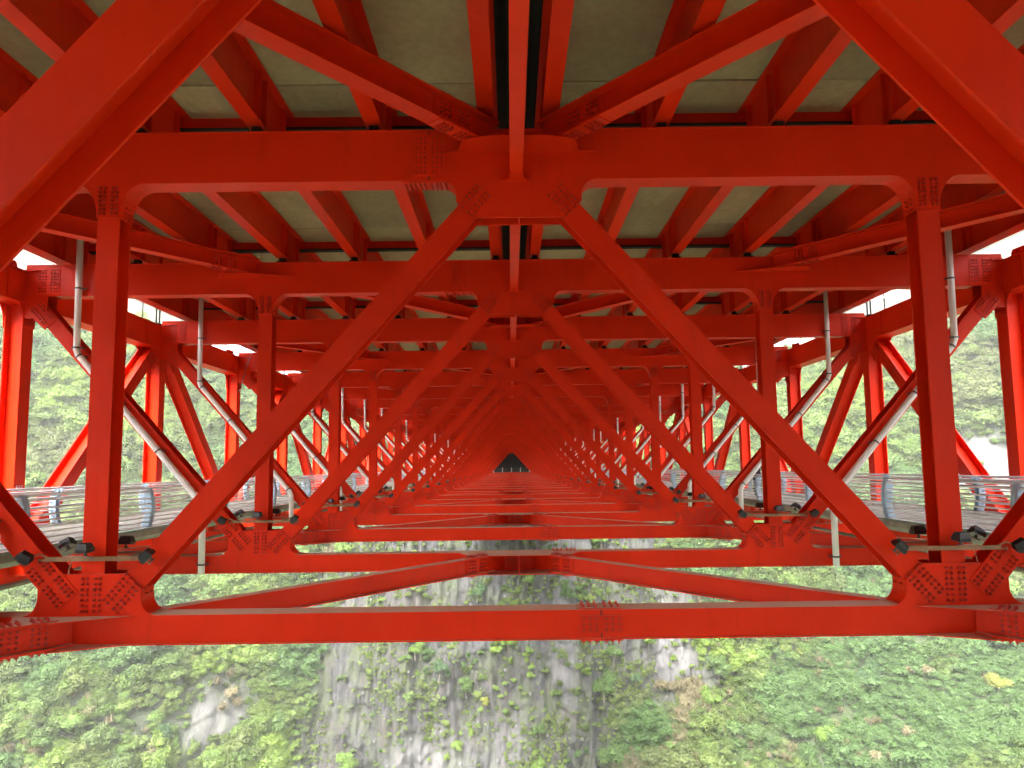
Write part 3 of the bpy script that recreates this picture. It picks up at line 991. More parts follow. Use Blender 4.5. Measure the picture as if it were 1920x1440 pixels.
for sg, sw in ((-1, 'left'), (1, 'right')):
    t = thing('walkway', f'grey inspection walkway slab beside the {sw} truss', 'walkway', (0, 0, 0), 'walkways')
    mb = MB()
    for k, y0 in enumerate(np.arange(YA, YB, L)):
        q = L - 0.02
        # slab with sloping soffit at the inner edge
        prof = [(8.86, ZW), (8.86, ZW - 0.12), (9.15, ZW - 0.26), (12.5, ZW - 0.26), (12.5, ZW)]
        vs = [(sg * x, y0, z + gz(y0)) for x, z in prof] + [(sg * x, y0 + q, z + gz(y0 + q)) for x, z in prof]
        mb.add(vs, [tuple(range(5)), tuple(range(9, 4, -1))] + [(i, (i + 1) % 5, (i + 1) % 5 + 5, i + 5) for i in range(5)])
    link('floor_slab', mb.mesh('floor_slab', 'walk'), t)
    mb = MB()
    a, b_ = Vector((sg * 8.93, YA, ZW + 0.03 + gz(YA))), Vector((sg * 8.93, YB, ZW + 0.03 + gz(YB)))
    mb.obox((a + b_) / 2, (0.05, 0, 0), (b_ - a) / 2, (0, 0, 0.028))
    link('edge_strip', mb.mesh('edge_strip', 'teal'), t)
    mb, sb = MB(), MB()
    sb.box(-0.1, 0.1, -0.1, 0.1, 0, ZW - 0.266 - ZB1)
    sb_me = sb.mesh('support_block', 'red')
    for n in range(0, NF1 + 1):
        y = FY(n) + D / 2
        for x in (9.5, 11.2, 12.2):
            if n <= 12:
                link('support_block', sb_me, t, (sg * x, y, ZB1 + 0.004 + gz(y)))
            else:
                mb.box(*sorted((sg * (x - 0.1), sg * (x + 0.1))), y - 0.1, y + 0.1, ZB1 + 0.004 + gz(y), ZW - 0.262 + gz(y))
    q = link('support_blocks_far', mb.mesh('support_blocks_far', 'red'), t)
    q['kind'] = 'stuff'
    # two utility pipes slung under the slab
    mb = MB()
    mb.tube([(sg * 8.75, YA, 0.52 + gz(YA)), (sg * 8.75, YB, 0.52 + gz(YB))], 0.045, 8)
    o = link('utility_pipe', mb.mesh('utility_pipe', 'walk'), None)
    tag(o, f'pale utility pipe slung under the {sw} walkway edge', 'pipe', 'utility pipes')
    for which, X, flip in (('inner', XR0, -1), ('outer', XR1, 1)):
        r_ = thing('railing', f'{which} railing of the {sw} walkway, steel tubes on curved pale blue posts', 'railing', (sg * X, 0, 0), 'walkway railings')
        # horizontal tubes
        hs = [0.07, 0.18, 0.29, 0.40, 0.51, 0.62, 0.74]
        for h in hs + [0.90, 0.985]:
            s = h
            ox, _ = rail_profile(s)
            x = sg * flip * ox
            mb = MB()
            mb.tube([(x, YA, ZW + h + gz(YA)), (x, YB, ZW + h + gz(YB))], 0.030 if h > 0.85 else 0.0185, 8)
            link('top_rail' if h > 0.85 else 'rail_tube', mb.mesh('rail_tube', 'rail', True), r_)
        # curved post: two bent plates and the tube clips
        pm_ = MB()
        path = [(sg * flip * (rail_profile(s)[0] + 0.05), rail_profile(s)[1]) for s in np.linspace(0, 1, 11)]
        for yy in (-0.085, 0.06):
            pm_.strip_y([(x, z) for x, z in path], yy, yy + 0.025, 0.17 * sg * flip)
        pm_.strip_y([(x * 1.0, z) for x, z in path], -0.03, 0.03, 0.03 * sg * flip)
        pm_.box(-0.12, 0.12, -0.08, 0.08, 0.0, 0.02)
        clip = MB()
        for h in hs:
            x = sg * flip * rail_profile(h)[0]
            clip.tube([(x, -0.10, h), (x, 0.10, h)], 0.03, 8)
        p_me, c_me = pm_.mesh('rail_post', 'blue'), clip.mesh('tube_clip', 'blue')
        farp = MB()
        for k in range(0, 50):
            y = 1.75 + (k - 2) * 4.45 + (0 if which == 'inner' else 1.5)
            if y > YB - 1:
                break
            if k < 26:
                po_ = link('rail_post', p_me, r_, (0, y, ZW + gz(y)))
                link('tube_clip', c_me, po_)
            else:
                farp.add([(v.co[0], v.co[1] + y, v.co[2] + ZW + gz(y)) for v in p_me.vertices], [tuple(p.vertices) for p in p_me.polygons])
        q = link('rail_posts_far', farp.mesh('rail_posts_far', 'blue'), r_)
        q['kind'] = 'stuff'

# ================================================================== DRAIN PIPES
dp = {}
for sg in (-1, 1):
    mb = MB()
    yy = -0.13
    A = [(sg * 11.70, yy, 9.0), (sg * 11.66, yy, 5.66)]
    Bp = [(sg * 11.60, yy, 5.50), (sg * 8.26, yy, 1.62)]
    Cp = [(sg * 8.19, yy, 1.46), (sg * 8.18, yy, -0.22)]
    mb.tube(A + Bp + Cp, 0.083, 12)
    cl = []
    for p, d in (((sg * 11.676, yy, 7.3), (0, 0, 1)), ((sg * 11.66, yy, 5.70), (0, 0, 1)), ((sg * 11.57, yy, 5.465), (-sg * 0.65, 0, -0.76)),
                 ((sg * 10.5, yy, 4.222), (-sg * 0.65, 0, -0.76)), ((sg * 9.4, yy, 2.944), (-sg * 0.65, 0, -0.76)), ((sg * 8.32, yy, 1.69), (-sg * 0.65, 0, -0.76)),
                 ((sg * 8.18, yy, 0.02), (0, 0, 1))):
        d = Vector(d).normalized() * 0.02
        p = Vector(p)
        c_ = MB()
        c_.tube([p - d, p + d], 0.092, 12)
        c_.box(p.x - 0.14, p.x - 0.10, yy, -0.001, p.z - 0.02, p.z + 0.02)
        c_.box(p.x + 0.10, p.x + 0.14, yy, -0.001, p.z - 0.02, p.z + 0.02)
        c_.box(p.x - 0.139, p.x + 0.139, yy - 0.005, yy + 0.02, p.z - 0.019, p.z + 0.019)
        cl.append(c_.mesh('clamp', 'clamp'))
    dp[sg] = (mb.mesh('pipe_run', 'pipe', True), cl)
for n in range(1, 27):
    y = FY(n)
    for sg, sw in ((-1, 'left'), (1, 'right')):
        t = thing('drain_pipe', f'white drain pipe on the {sw} outer diagonal of the {ORD[n]} full frame', 'pipe',
                  (0, y, gz(y)), 'white drain pipes on the outer diagonals')
        link('pipe_run', dp[sg][0], t)
        if n < 14:
            for m_ in dp[sg][1]:
                link('clamp', m_, t)

# ================================================================== FLOODLIGHTS AND CONDUITS
hb = MB()
# housing: tapered box with a lid rim, looking along -y/+z of its own axes
vs = [(-0.165, -0.12, -0.03), (0.165, -0.12, -0.03), (0.165, 0.12, -0.03), (-0.165, 0.12, -0.03),
      (-0.165, -0.12, 0.05), (0.165, -0.12, 0.05), (0.165, 0.12, 0.05), (-0.165, 0.12, 0.05),
      (-0.125, -0.085, 0.17), (0.125, -0.085, 0.17), (0.125, 0.085, 0.17), (-0.125, 0.085, 0.17)]
hb.add(vs, [(0, 3, 2, 1), (0, 1, 5, 4), (1, 2, 6, 5), (2, 3, 7, 6), (3, 0, 4, 7), (4, 5, 9, 8), (5, 6, 10, 9), (6, 7, 11, 10), (7, 4, 8, 11), (8, 9, 10, 11)])
hb.box(-0.175, 0.175, -0.13, 0.13, 0.035, 0.055)
for k in range(5):
    hb.box(-0.12 + k * 0.055, -0.11 + k * 0.055, -0.07, 0.07, 0.17, 0.185)
h_me = hb.mesh('housing', 'black')
lm = MB()
lm.box(-0.145, 0.145, -0.10, 0.10, -0.036, -0.031)
l_me = lm.mesh('lens', 'lens')
bm_ = MB()
bm_.box(-0.03, 0.03, -0.02, 0.02, -0.12, -0.04)
bm_.box(-0.10, 0.10, 0.0, 0.03, -0.135, -0.12)
b_me = bm_.mesh('bracket', 'clamp')


def flood(label, loc, rot):
    t = thing('floodlight', label, 'floodlight', loc, 'black floodlights clamped to the lower nodes')
    t.rotation_euler = rot
    t.scale = (0.64, 0.64, 0.64)
    link('housing', h_me, t)
    link('lens', l_me, t)
    link('bracket', b_me, t)


cm = MB()
for sg in (-1, 1):
    pass
cond = {}
for sg in (-1, 1):
    cm = MB()
    cm.box(*sorted((sg * 5.92, sg * 7.55)), -0.045, -0.004, 1.055, 1.10)
    cm.tube([(sg * 5.80, -0.05, 1.0), (sg * 5.95, -0.05, 1.115), (sg * 7.40, -0.05, 1.115), (sg * 7.52, -0.05, 1.17), (sg * 7.66, -0.08, 1.12)], 0.014, 6)
    cm.tube([(sg * 7.02, -0.04, 1.06), (sg * 7.06, -0.03, 0.95), (sg * 7.08, -0.03, 0.86)], 0.008, 5)
    cm.box(*sorted((sg * 6.0, sg * 7.3)), D + 0.004, D + 0.045, 1.10, 1.14)
    cond[sg] = cm.mesh('conduit', 'tan')
for n in range(1, NF1):
    y = FY(n)
    z = gz(y)
    for sg, sw in ((-1, 'left'), (1, 'right')):
        w = f'{ORD[n]} full frame'
        o = link('conduit', cond[sg], None, (0, y, z))
        tag(o, f'tan cable conduit across the {sw} lower node of the {w}', 'conduit', 'cable conduits at the lower nodes')
        flood(f'black floodlight on the {sw} inner diagonal of the {w}', (sg * 5.78, y - 0.15, z + 1.12), (0.35, sg * 0.75, 0.15 * sg))
        if n <= 12:
            flood(f'black floodlight on the {sw} post of the {w}', (sg * 6.76, y - 0.15, z + 1.23), (0.12, 0, 0.25 * sg))
            flood(f'black floodlight on the {sw} outer diagonal of the {w}', (sg * 7.70, y - 0.15, z + 1.11), (0.3, -sg * 0.6, -0.35 * sg))
        if n <= 6:
            flood(f'black floodlight behind the {sw} post of the {w}', (sg * 6.52, y + D + 0.16, z + 1.25), (0.1, 0, math.pi))
            flood(f'black floodlight behind the {sw} outer diagonal of the {w}', (sg * 7.48, y + D + 0.16, z + 1.22), (0.3, -sg * 0.5, math.pi))

mb = MB()
yk = FY(4) - 0.1
mb.tube([(-12.35, yk, 8.5 + gz(yk)), (-12.45, yk - 0.05, 8.0 + gz(yk)), (-12.72, yk - 0.12, 7.3 + gz(yk)), (-12.86, yk - 0.1, 6.6 + gz(yk)), (-12.98, yk - 0.02, 6.2 + gz(yk)), (-13.15, yk, 6.1 + gz(yk))], 0.018, 6)
o = link('hanging_cable', mb.mesh('hanging_cable', 'cable'))
tag(o, 'loose black cable hanging at the left truss node of the fourth full frame', 'cable')

# ================================================================== FAR END: platform, barrier, abutment
ye = FY(29) + 2.5
ab = bpy.data.objects.new('abutment', None)
C.objects.link(ab)
ab['kind'] = 'structure'
mb = MB()
ya_ = ye + 5.5
mb.box(-15, 15, ya_, ya_ + 12, gz(ya_) - 16, gz(ya_) + 9.0)
link('abutment_wall', mb.mesh('abutment_wall', 'abut'), ab)
mb = MB()
for z in np.arange(-0.5, 7.5, 1.15):
    mb.box(-14.9, 14.9, ya_ - 0.04, ya_ - 0.002, gz(ya_) + z, gz(ya_) + z + 1.07)
link('shutter_courses', mb.mesh('shutter_courses', 'abut'), ab)
t = thing('end_platform', 'grey platform across the far end of the tunnel of frames', 'platform', (0, ye, gz(ye)))
mb = MB()
mb.box(-7.1, 7.1, 0, 3.0, 0.25, 0.45)
link('platform_slab', mb.mesh('platform_slab', 'walk'), t)
mb = MB()
mb.box(-7.1, 7.1, -0.03, -0.005, -0.15, 0.45)
link('front_plate', mb.mesh('front_plate', 'red'), t)
t = thing('end_barrier', 'low dark barrier with five white posts on the far platform', 'barrier', (0, ye + 0.3, gz(ye) + 0.452))
mb = MB()
for z in np.arange(0.25, 1.35, 0.2):
    mb.tube([(-6.2, 0, z), (6.2, 0, z)], 0.025, 6)
link('bars', mb.mesh('bars', 'cable'), t)
mb = MB()
mb.box(-0.14, 0.14, -0.08, 0.08, 0, 1.4)
mb.box(-0.17, 0.17, -0.11, 0.11, 1.4, 1.44)
me = mb.mesh('barrier_post', 'white')
for k in range(5):
    link('barrier_post', me, t, (-5.6 + 2.8 * k, -0.1, 0))

# ================================================================== PERSON on the right-hand walkway
t = thing('person', 'person in black clothes standing on the right walkway, half hidden by a red post', 'person', (10.6, 19.4, ZW + gz(19.4)))
J = {'pel': (0, 0, .95), 'wa': (0, 0, 1.10), 'ch': (0, 0.02, 1.32), 'ne': (0, .02, 1.48), 'hd0': (0, 0.0, 1.57), 'hd1': (0, -0.01, 1.69),
     'hl': (-.10, 0, .92), 'kl': (-.12, -.04, .50), 'al': (-.12, .02, .09), 'tl': (-.13, -.16, .04),
     'hr': (.10, 0, .92), 'kr': (.13, .03, .50), 'ar': (.14, .10, .09), 'tr': (.16, -.07, .04),
     'sl': (-.19, .02, 1.40), 'el': (-.26, -.02, 1.13), 'wl': (-.22, -.22, 1.02), 'gl': (-.20, -.31, 1.0),
     'sr': (.19, .02, 1.40), 'er': (.27, .03, 1.13), 'wr': (.25, -.12, .93), 'gr': (.24, -.17, .84)}
Rr = {'pel': .145, 'wa': .13, 'ch': .155, 'ne': .055, 'hd0': .085, 'hd1': .095, 'hl': .095, 'kl': .065, 'al': .048, 'tl': .04, 'hr': .095, 'kr': .065,
      'ar': .048, 'tr': .04, 'sl': .065, 'el': .048, 'wl': .036, 'gl': .035, 'sr': .065, 'er': .048, 'wr': .036, 'gr': .035}
ES = [('pel', 'wa'), ('wa', 'ch'), ('ch', 'ne'), ('ne', 'hd0'), ('hd0', 'hd1'), ('pel', 'hl'), ('hl', 'kl'), ('kl', 'al'), ('al', 'tl'), ('pel', 'hr'), ('hr', 'kr'),
      ('kr', 'ar'), ('ar', 'tr'), ('ch', 'sl'), ('sl', 'el'), ('el', 'wl'), ('wl', 'gl'), ('ch', 'sr'), ('sr', 'er'), ('er', 'wr'), ('wr', 'gr')]
# five short fingers on each hand
for s_, g_ in (('l', 'gl'), ('r', 'gr')):
    bx = Vector(J[g_])
    wr = Vector(J['w' + s_])
    d = (bx - wr).normalized()
    sd = Vector((1, 0, 0))
    for k, (off, ln) in enumerate(((-.03, .07), (-.01, .08), (.01, .078), (.03, .06), (-.045, .045))):
        nm = f'f{s_}{k}'
        J[nm] = tuple(bx + sd * off + d * (ln if k < 4 else 0.02))
        Rr[nm] = .009
        ES.append((g_, nm))
keys = list(J)
pme = bpy.data.meshes.new('body')
pme.from_pydata([J[k] for k in keys], [(keys.index(a), keys.index(b)) for a, b in ES], [])
body = link('body', pme, t)
sk = body.modifiers.new('skin', 'SKIN')
for k, sv in zip(keys, pme.skin_vertices[0].data):
    sv.radius = (Rr[k], Rr[k])
    sv.use_root = (k == 'pel')
body.modifiers.new('sub', 'SUBSURF').render_levels = 1
cm_, nt, b = new_mat('person_surface')
geo = nt.nodes.new('ShaderNodeTexCoord')
sp = nt.nodes.new('ShaderNodeSeparateXYZ')
nt.links.new(geo.outputs['Object'], sp.inputs[0])
isface = math_n(nt, 'GREATER_THAN', sp.outputs['Z'], 1.50)
nt.links.new(mix(nt, isface, (0.016, 0.016, 0.02), (0.45, 0.28, 0.2)), b.inputs['Base Color'])
b.inputs['Roughness'].default_value = 0.8
pme.materials.append(cm_)
hm = MB()
for i in range(6):
    pass
rings = [(0.112, 1.60, 0.03), (0.118, 1.68, 0.02), (0.105, 1.75, 0.012), (0.06, 1.80, 0.005)]
for r, z, oy in rings:
    hm.v += [(r * math.cos(a * math.pi / 6), oy + r * math.sin(a * math.pi / 6), z + (0.03 if math.sin(a * math.pi / 6) < -0.3 and z < 1.7 else 0)) for a in range(12)]
for q in range(3):
    for a in range(12):
        if q == 0 and 6 < a < 11:
            continue
        hm.f.append((q * 12 + a, q * 12 + (a + 1) % 12, q * 12 + 12 + (a + 1) % 12, q * 12 + 12 + a))
hm.f.append(tuple(36 + a for a in range(12)))
link('hair', hm.mesh('hair', 'hair', True), t)
fm = MB()
for ex in (-0.034, 0.034):
    fm.tube([(ex, -0.108, 1.655), (ex, -0.098, 1.655)], 0.012, 8)
link('eyes', fm.mesh('eyes', 'hair'), t)

# ================================================================== TERRAIN: the far wall of the gorge


def vnoise(x, y, seed):
    """smooth value noise on arrays"""
    r = np.random.default_rng(seed)
    T = r.random((128, 128))
    xi, yi = np.floor(x).astype(int), np.floor(y).astype(int)
    fx, fy = x - xi, y - yi
    fx, fy = fx * fx * (3 - 2 * fx), fy * fy * (3 - 2 * fy)
    g = lambda i, j: T[i % 128, j % 128]
    return (g(xi, yi) * (1 - fx) + g(xi + 1, yi) * fx) * (1 - fy) + (g(xi, yi + 1) * (1 - fx) + g(xi + 1, yi + 1) * fx) * fy - 0.5


def fbm(x, y, seed, oct=4, gain=0.5):
    s, a = 0, 1
    for k in range(oct):
        s = s + a * vnoise(x * 2 ** k, y * 2 ** k, seed + k)
        a *= gain
    return s


def sstep(a, b, x):
    t = np.clip((x - a) / (b - a), 0, 1)
    return t * t * (3 - 2 * t)


def ridge(x):
    ax = np.abs(x)
    return 10 + 0.245 * np.minimum(ax, 185) + 9 * np.exp(-((x + 152) / 26) ** 2) + 4 * fbm(x / 17.0, x * 0 + 3.3, 5, 3)


def rockmask(x, z):
    """1 on bare rock"""
    wob = 14 * fbm(x / 24.0, z / 24.0, 71, 4)
    c = sstep(-74, -62, x + wob) * (1 - sstep(58, 70, x + wob + 0.35 * (z + 60))) * (1 - sstep(-16, -2, z + wob * 0.6))
    # the right foot of the cliff is overgrown
    c = c * (1 - sstep(22, 36, x + wob) * (1 - sstep(-86, -74, z + wob * 0.5)))
    l = np.exp(-(((x + 108) / 26) ** 2 + ((z + 72) / 7.5) ** 2) ** 2)
    l2 = np.exp(-(((x + 90) / 9) ** 2 + ((z + 76) / 11) ** 2) ** 2)
    r = np.exp(-(((x - 160) / 17) ** 2 + ((z + 6) / 15) ** 2) ** 2)
    return np.clip(np.maximum.reduce([c, l * (0.75 + wob / 14), l2, r]), 0, 1)


def palemask(x, z):
    """fresh, bare, light limestone"""
    w = 5 * fbm(x / 8.0, z / 16.0, 77, 4)
    g = lambda cx, cz, rx, rz: np.exp(-(((x + w - cx) / rx) ** 2 + ((z + w * 1.5 - cz) / rz) ** 2) ** 2)
    return np.clip(np.maximum.reduce([g(53, -63, 11, 15), g(17, -60, 4.0, 22), g(19, -30, 7, 9), g(-29, -97, 12, 10), g(160, -5, 16, 14),
                                      0.7 * g(-92, -76, 9, 7), 0.5 * g(-4, -99, 6, 12)]), 0, 1)


def FT(x, z):
    """distance of the gorge wall at a place and height"""
    ax = np.abs(x)
    rm = rockmask(x, z)
    lean = 0.10 + 0.62 * sstep(45, 110, ax)
    y = 226 + lean * (z + 40) - 0.30 * np.maximum(0, ax - 70) ** 1.05 * sstep(60, 120, ax)
    y = y + 1.0 * np.maximum(0, z - 2) * (1 - sstep(40, 110, ax))
    # buttresses and gullies
    y = y + 9 * fbm(x / 46.0 + 0.25 * np.sin(z / 30), z / 95.0, 21, 3) + 4.5 * np.abs(fbm(x / 15.0, z / 40.0, 31, 3)) \
        + 7 * np.sin((x + 0.42 * z) / 19.0) * sstep(60, 100, x) * 0.6
    # rock: vertical ribs, ledges, blocks
    ribs = 3.4 * np.abs(fbm(x / 3.6, z / 30.0, 41, 4, 0.55)) + 2.0 * fbm(x / 9.0, z / 40.0, 47, 2)
    led = z / 7.5 + 1.6 * fbm(x / 20.0, z / 20.0, 51, 3)
    led = (led - np.floor(led))
    ledge = 0.9 * sstep(0.0, 1.0, led) * (0.3 + fbm(x / 6.0, z / 30.0, 55, 2))
    blk = 1.3 * fbm(x / 1.9, z / 5.0, 61, 3, 0.6)
    y = y + rm * (ribs + ledge + blk) + (1 - rm) * 2.0 * fbm(x / 7.0, z / 7.0, 43, 3)
    keep = (1 - sstep(13, 26, ax)) * sstep(-28, -12, z)
    y = np.maximum(y, 0) + keep * np.maximum(0, 222 - y)
    return y


def terrain_grid(xs, vs_):
    X, Vv = np.meshgrid(xs, vs_, indexing='ij')
    top = ridge(X)
    Z = np.where(Vv <= 1, -170 + (top + 170) * Vv, top + (Vv - 1) * 6 * np.sin(X / 9.0) - (Vv - 1) ** 2 * 10)
    Y = FT(X, np.minimum(Z, top)) + np.maximum(0, Vv - 1) * 90 + 8 * sstep(0.93, 1.0, Vv) ** 2
    return X, Y, Z


xs = np.concatenate([np.arange(-340, -190, 4.0), np.arange(-190, -76, 1.1), np.arange(-76, 76, 0.55), np.arange(76, 190, 1.1), np.arange(190, 341, 4.0)])
vs_ = np.concatenate([np.linspace(0, 0.30, 24, endpoint=False), np.linspace(0.30, 0.94, 210, endpoint=False), np.linspace(0.94, 1.0, 16), 1 + np.linspace(0.1, 1.0, 10)])
X, Y, Z = terrain_grid(xs, vs_)
nx, nv = X.shape
verts = np.stack([X, Y, Z], -1).reshape(-1, 3)
idx = np.arange(nx * nv).reshape(nx, nv)
quads = np.stack([idx[:-1, :-1], idx[1:, :-1], idx[1:, 1:], idx[:-1, 1:]], -1).reshape(-1, 4)
me = bpy.data.meshes.new('gorge_wall')
me.vertices.add(len(verts))
me.vertices.foreach_set('co', verts.ravel())
me.loops.add(quads.size)
me.loops.foreach_set('vertex_index', quads.ravel().astype(np.int32))
me.polygons.add(len(quads))
me.polygons.foreach_set('loop_start', np.arange(0, quads.size, 4, dtype=np.int32))
me.polygons.foreach_set('loop_total', np.full(len(quads), 4, dtype=np.int32))
me.update(calc_edges=True)
me.validate()
cov = me.attributes.new('cover', 'FLOAT', 'POINT')
cov.data.foreach_set('value', (1 - rockmask(X, Z)).reshape(-1).astype(np.float32))
pal = me.attributes.new('pale', 'FLOAT', 'POINT')
pal.data.foreach_set('value', palemask(X, Z).reshape(-1).astype(np.float32))
me.materials.append(M['rock'])
o = link('cliff_terrain', me)
o['kind'] = 'structure'
o['label'] = 'limestone cliff and wooded slopes of the gorge beyond the bridge'

mb = MB()
S = 1000
mb.add([(-S, -S + 60, -168), (S, -S + 60, -168), (S, S + 60, -168), (-S, S + 60, -168)], [(0, 1, 2, 3)])
o = link('ground', mb.mesh('ground', 'floor'))
o['kind'] = 'structure'

# unseen mountain ring behind and beside the viewer, shaped to cut low sky light
mb = MB()
na = 96
angs = [math.radians(118 + (422 - 118) * k / na) for k in range(na + 1)]
for k, a in enumerate(angs):
    h = 235 + 40 * math.sin(3.1 * a) + 30 * math.sin(7.3 * a + 1) + 12 * math.sin(17 * a)
    for rr, zz in ((380, -168), (560, -20), (740, 0.7 * h), (850, h), (990, h * 0.8)):
        mb.v.append((rr * math.cos(a), 60 + rr * math.sin(a), zz))
for k in range(na):
    for j in range(4):
        i0 = k * 5 + j
        mb.f.append((i0, i0 + 5, i0 + 6, i0 + 1))
o = link('sky_blocking_hills', mb.mesh('sky_blocking_hills', 'floor', True))
o['kind'] = 'structure'

# ------------------------------------------------------------------ plants


def crown_mesh(name, seed, lobes, leaves, leaf, mat, flat=0.75, drop=0.0):
    r = np.random.default_rng(seed)
    vs, fs = [], []
    cs = []
    for k in range(lobes):
        a, q = r.uniform(0, 2 * math.pi), r.uniform(0, 1) ** 0.6
        rad = r.uniform(0.30, 0.52)
        cs.append((np.array([math.cos(a) * q * 0.62, math.sin(a) * q * 0.62, r.uniform(-0.15, 0.62) * flat]), rad))
    for c, rad in cs:
        d = r.normal(size=(leaves, 3))
        d /= np.linalg.norm(d, axis=1)[:, None]
        d[:, 2] = np.where(d[:, 2] < -0.5, -d[:, 2], d[:, 2])
        p = c + d * rad * r.uniform(0.62, 1.10, (leaves, 1)) * np.array([1, 1, 0.85])
        for i in range(leaves):
            n = d[i] + r.normal(size=3) * 0.55 + np.array([0, 0, 0.25])
            n /= np.linalg.norm(n)
            u = np.cross(n, r.normal(size=3))
            u /= np.linalg.norm(u) + 1e-9
            w = np.cross(n, u)
            s = leaf * r.uniform(0.6, 1.35)
            b = len(vs)
            vs += [tuple(p[i] - u * s), tuple(p[i] + w * s * 0.55 + n * s * 0.1), tuple(p[i] + u * s), tuple(p[i] - w * s * 0.55 + n * s * 0.1)]
            fs.append((b, b + 1, b + 2, b + 3))
        # opaque heart of the lobe
        b = len(vs)
        rr = rad * 0.62
        for dz, k in ((-1, 0), (1, 0)):
            vs.append(tuple(c + np.array([0, 0, dz * rr * 0.85])))
        for k in range(5):
            a = k * 2 * math.pi / 5
            vs.append(tuple(c + np.array([math.cos(a) * rr, math.sin(a) * rr, r.uniform(-.2, .2) * rr])))
        for k in range(5):
            fs += [(b + 2 + k, b + 2 + (k + 1) % 5, b + 1), (b + 2 + (k + 1) % 5, b + 2 + k, b)]
    me = bpy.data.meshes.new(name)
    me.from_pydata(vs, [], fs)
    me.materials.append(M[mat])
    return me


def tuft_mesh(name, seed, blades, mat):
    r = np.random.default_rng(seed)
    vs, fs = [], []
    for k in range(blades):
        a, l, lean = r.uniform(0, 6.28), r.uniform(0.6, 1.15), r.uniform(0.15, 0.9)
        o = np.array([r.normal() * 0.22, r.normal() * 0.22, 0])
        d = np.array([math.cos(a), math.sin(a), 0])
        s = np.array([-d[1], d[0], 0]) * r.uniform(0.02, 0.045)
        m_ = o + d * lean * 0.35 * l + np.array([0, 0, 0.75 * l])
        e = o + d * lean * l + np.array([0, 0, (0.95 - 0.5 * lean) * l])
        b = len(vs)
        vs += [tuple(o - s), tuple(o + s), tuple(m_ + s), tuple(m_ - s), tuple(e)]
        fs += [(b, b + 1, b + 2, b + 3), (b + 3, b + 2, b + 4)]
    me = bpy.data.meshes.new(name)
    me.from_pydata(vs, [], fs)
    me.materials.append(M[mat])
    return me


def scatter(name, label, cat, protos, pts, scl, rot, var, tint):
    col = bpy.data.collections.new(name + '_kinds')
    for i, pm_ in enumerate(protos):
        o = bpy.data.objects.new(f'{name}_{i}', pm_)
        col.objects.link(o)
    me = bpy.data.meshes.new(name)
    me.vertices.add(len(pts))
    me.vertices.foreach_set('co', pts.astype(np.float32).ravel())
    for nm, typ, key, arr in (('scl', 'FLOAT_VECTOR', 'vector', scl), ('rot', 'FLOAT_VECTOR', 'vector', rot), ('var', 'INT', 'value', var), ('tint', 'FLOAT_COLOR', 'color', tint)):
        a = me.attributes.new(nm, typ, 'POINT')
        a.data.foreach_set(key, np.ascontiguousarray(arr).ravel())
    ob = link(name, me)
    ob['kind'] = 'stuff'
    tag(ob, label, cat)
    ng = bpy.data.node_groups.new(name, 'GeometryNodeTree')
    ng.interface.new_socket('Geometry', in_out='INPUT', socket_type='NodeSocketGeometry')
    ng.interface.new_socket('Geometry', in_out='OUTPUT', socket_type='NodeSocketGeometry')
    gi, go = ng.nodes.new('NodeGroupInput'), ng.nodes.new('NodeGroupOutput')
    ip = ng.nodes.new('GeometryNodeInstanceOnPoints')
    ci = ng.nodes.new('GeometryNodeCollectionInfo')
    ci.inputs['Collection'].default_value = col
    ci.inputs['Separate Children'].default_value = True
    ci.inputs['Reset Children'].default_value = True
    ip.inputs['Pick Instance'].default_value = True
    ng.links.new(gi.outputs[0], ip.inputs['Points'])
    ng.links.new(ci.outputs[0], ip.inputs['Instance'])
    for nm, typ, sock in (('var', 'INT', 'Instance Index'), ('rot', 'FLOAT_VECTOR', 'Rotation'), ('scl', 'FLOAT_VECTOR', 'Scale')):
        na = ng.nodes.new('GeometryNodeInputNamedAttribute')
        na.data_type = typ
        na.inputs['Name'].default_value = nm
        ng.links.new(na.outputs['Attribute'], ip.inputs[sock])
    ng.links.new(ip.outputs[0], go.inputs[0])
    md = ob.modifiers.new('scatter', 'NODES')
    md.node_group = ng
    return ob


crowns = [crown_mesh(f'crown_{k}', 100 + k, 8 + k % 3, 150, 0.068, 'leaf') for k in range(6)]
tall = [crown_mesh(f'tall_{k}', 200 + k, 9, 140, 0.066, 'leaf', 1.5) for k in range(2)]

# canopy points: dense on the slopes, thin on the rock
NP = 34000
px = rng.uniform(-205, 205, NP)
pv = rng.uniform(0, 1.0, NP)
pz = -114 + (ridge(px) + 115) * pv
rm = rockmask(px, pz)
dens = np.clip(1 - rm * 0.93, 0, 1)
keep = (rng.random(NP) < dens) & ~((np.abs(px) < 17) & (pz > -12))
px, pz = px[keep], pz[keep]
rm = rm[keep]
py = FT(px, pz) + 8 * sstep(0.93, 1.0, (pz + 170) / (ridge(px) + 170)) ** 2
n_ = len(px)
size = rng.uniform(1.7, 3.6, n_) * (1 - 0.5 * rm) * (1 + 0.75 * (rng.random(n_) < 0.09))
size *= np.where(fbm(px / 30, pz / 30, 81, 3) > 0.12, 0.8, 1.1)
pts = np.stack([px, py - size * 0.25, pz + size * 0.1], -1)
scl = np.stack([size, size, size * rng.uniform(0.7, 1.15, n_)], -1)
rot = np.stack([rng.uniform(-0.1, 0.35, n_), rng.uniform(-0.2, 0.2, n_), rng.uniform(0, 6.28, n_)], -1)
var = rng.integers(0, 8, n_).astype(np.int32)
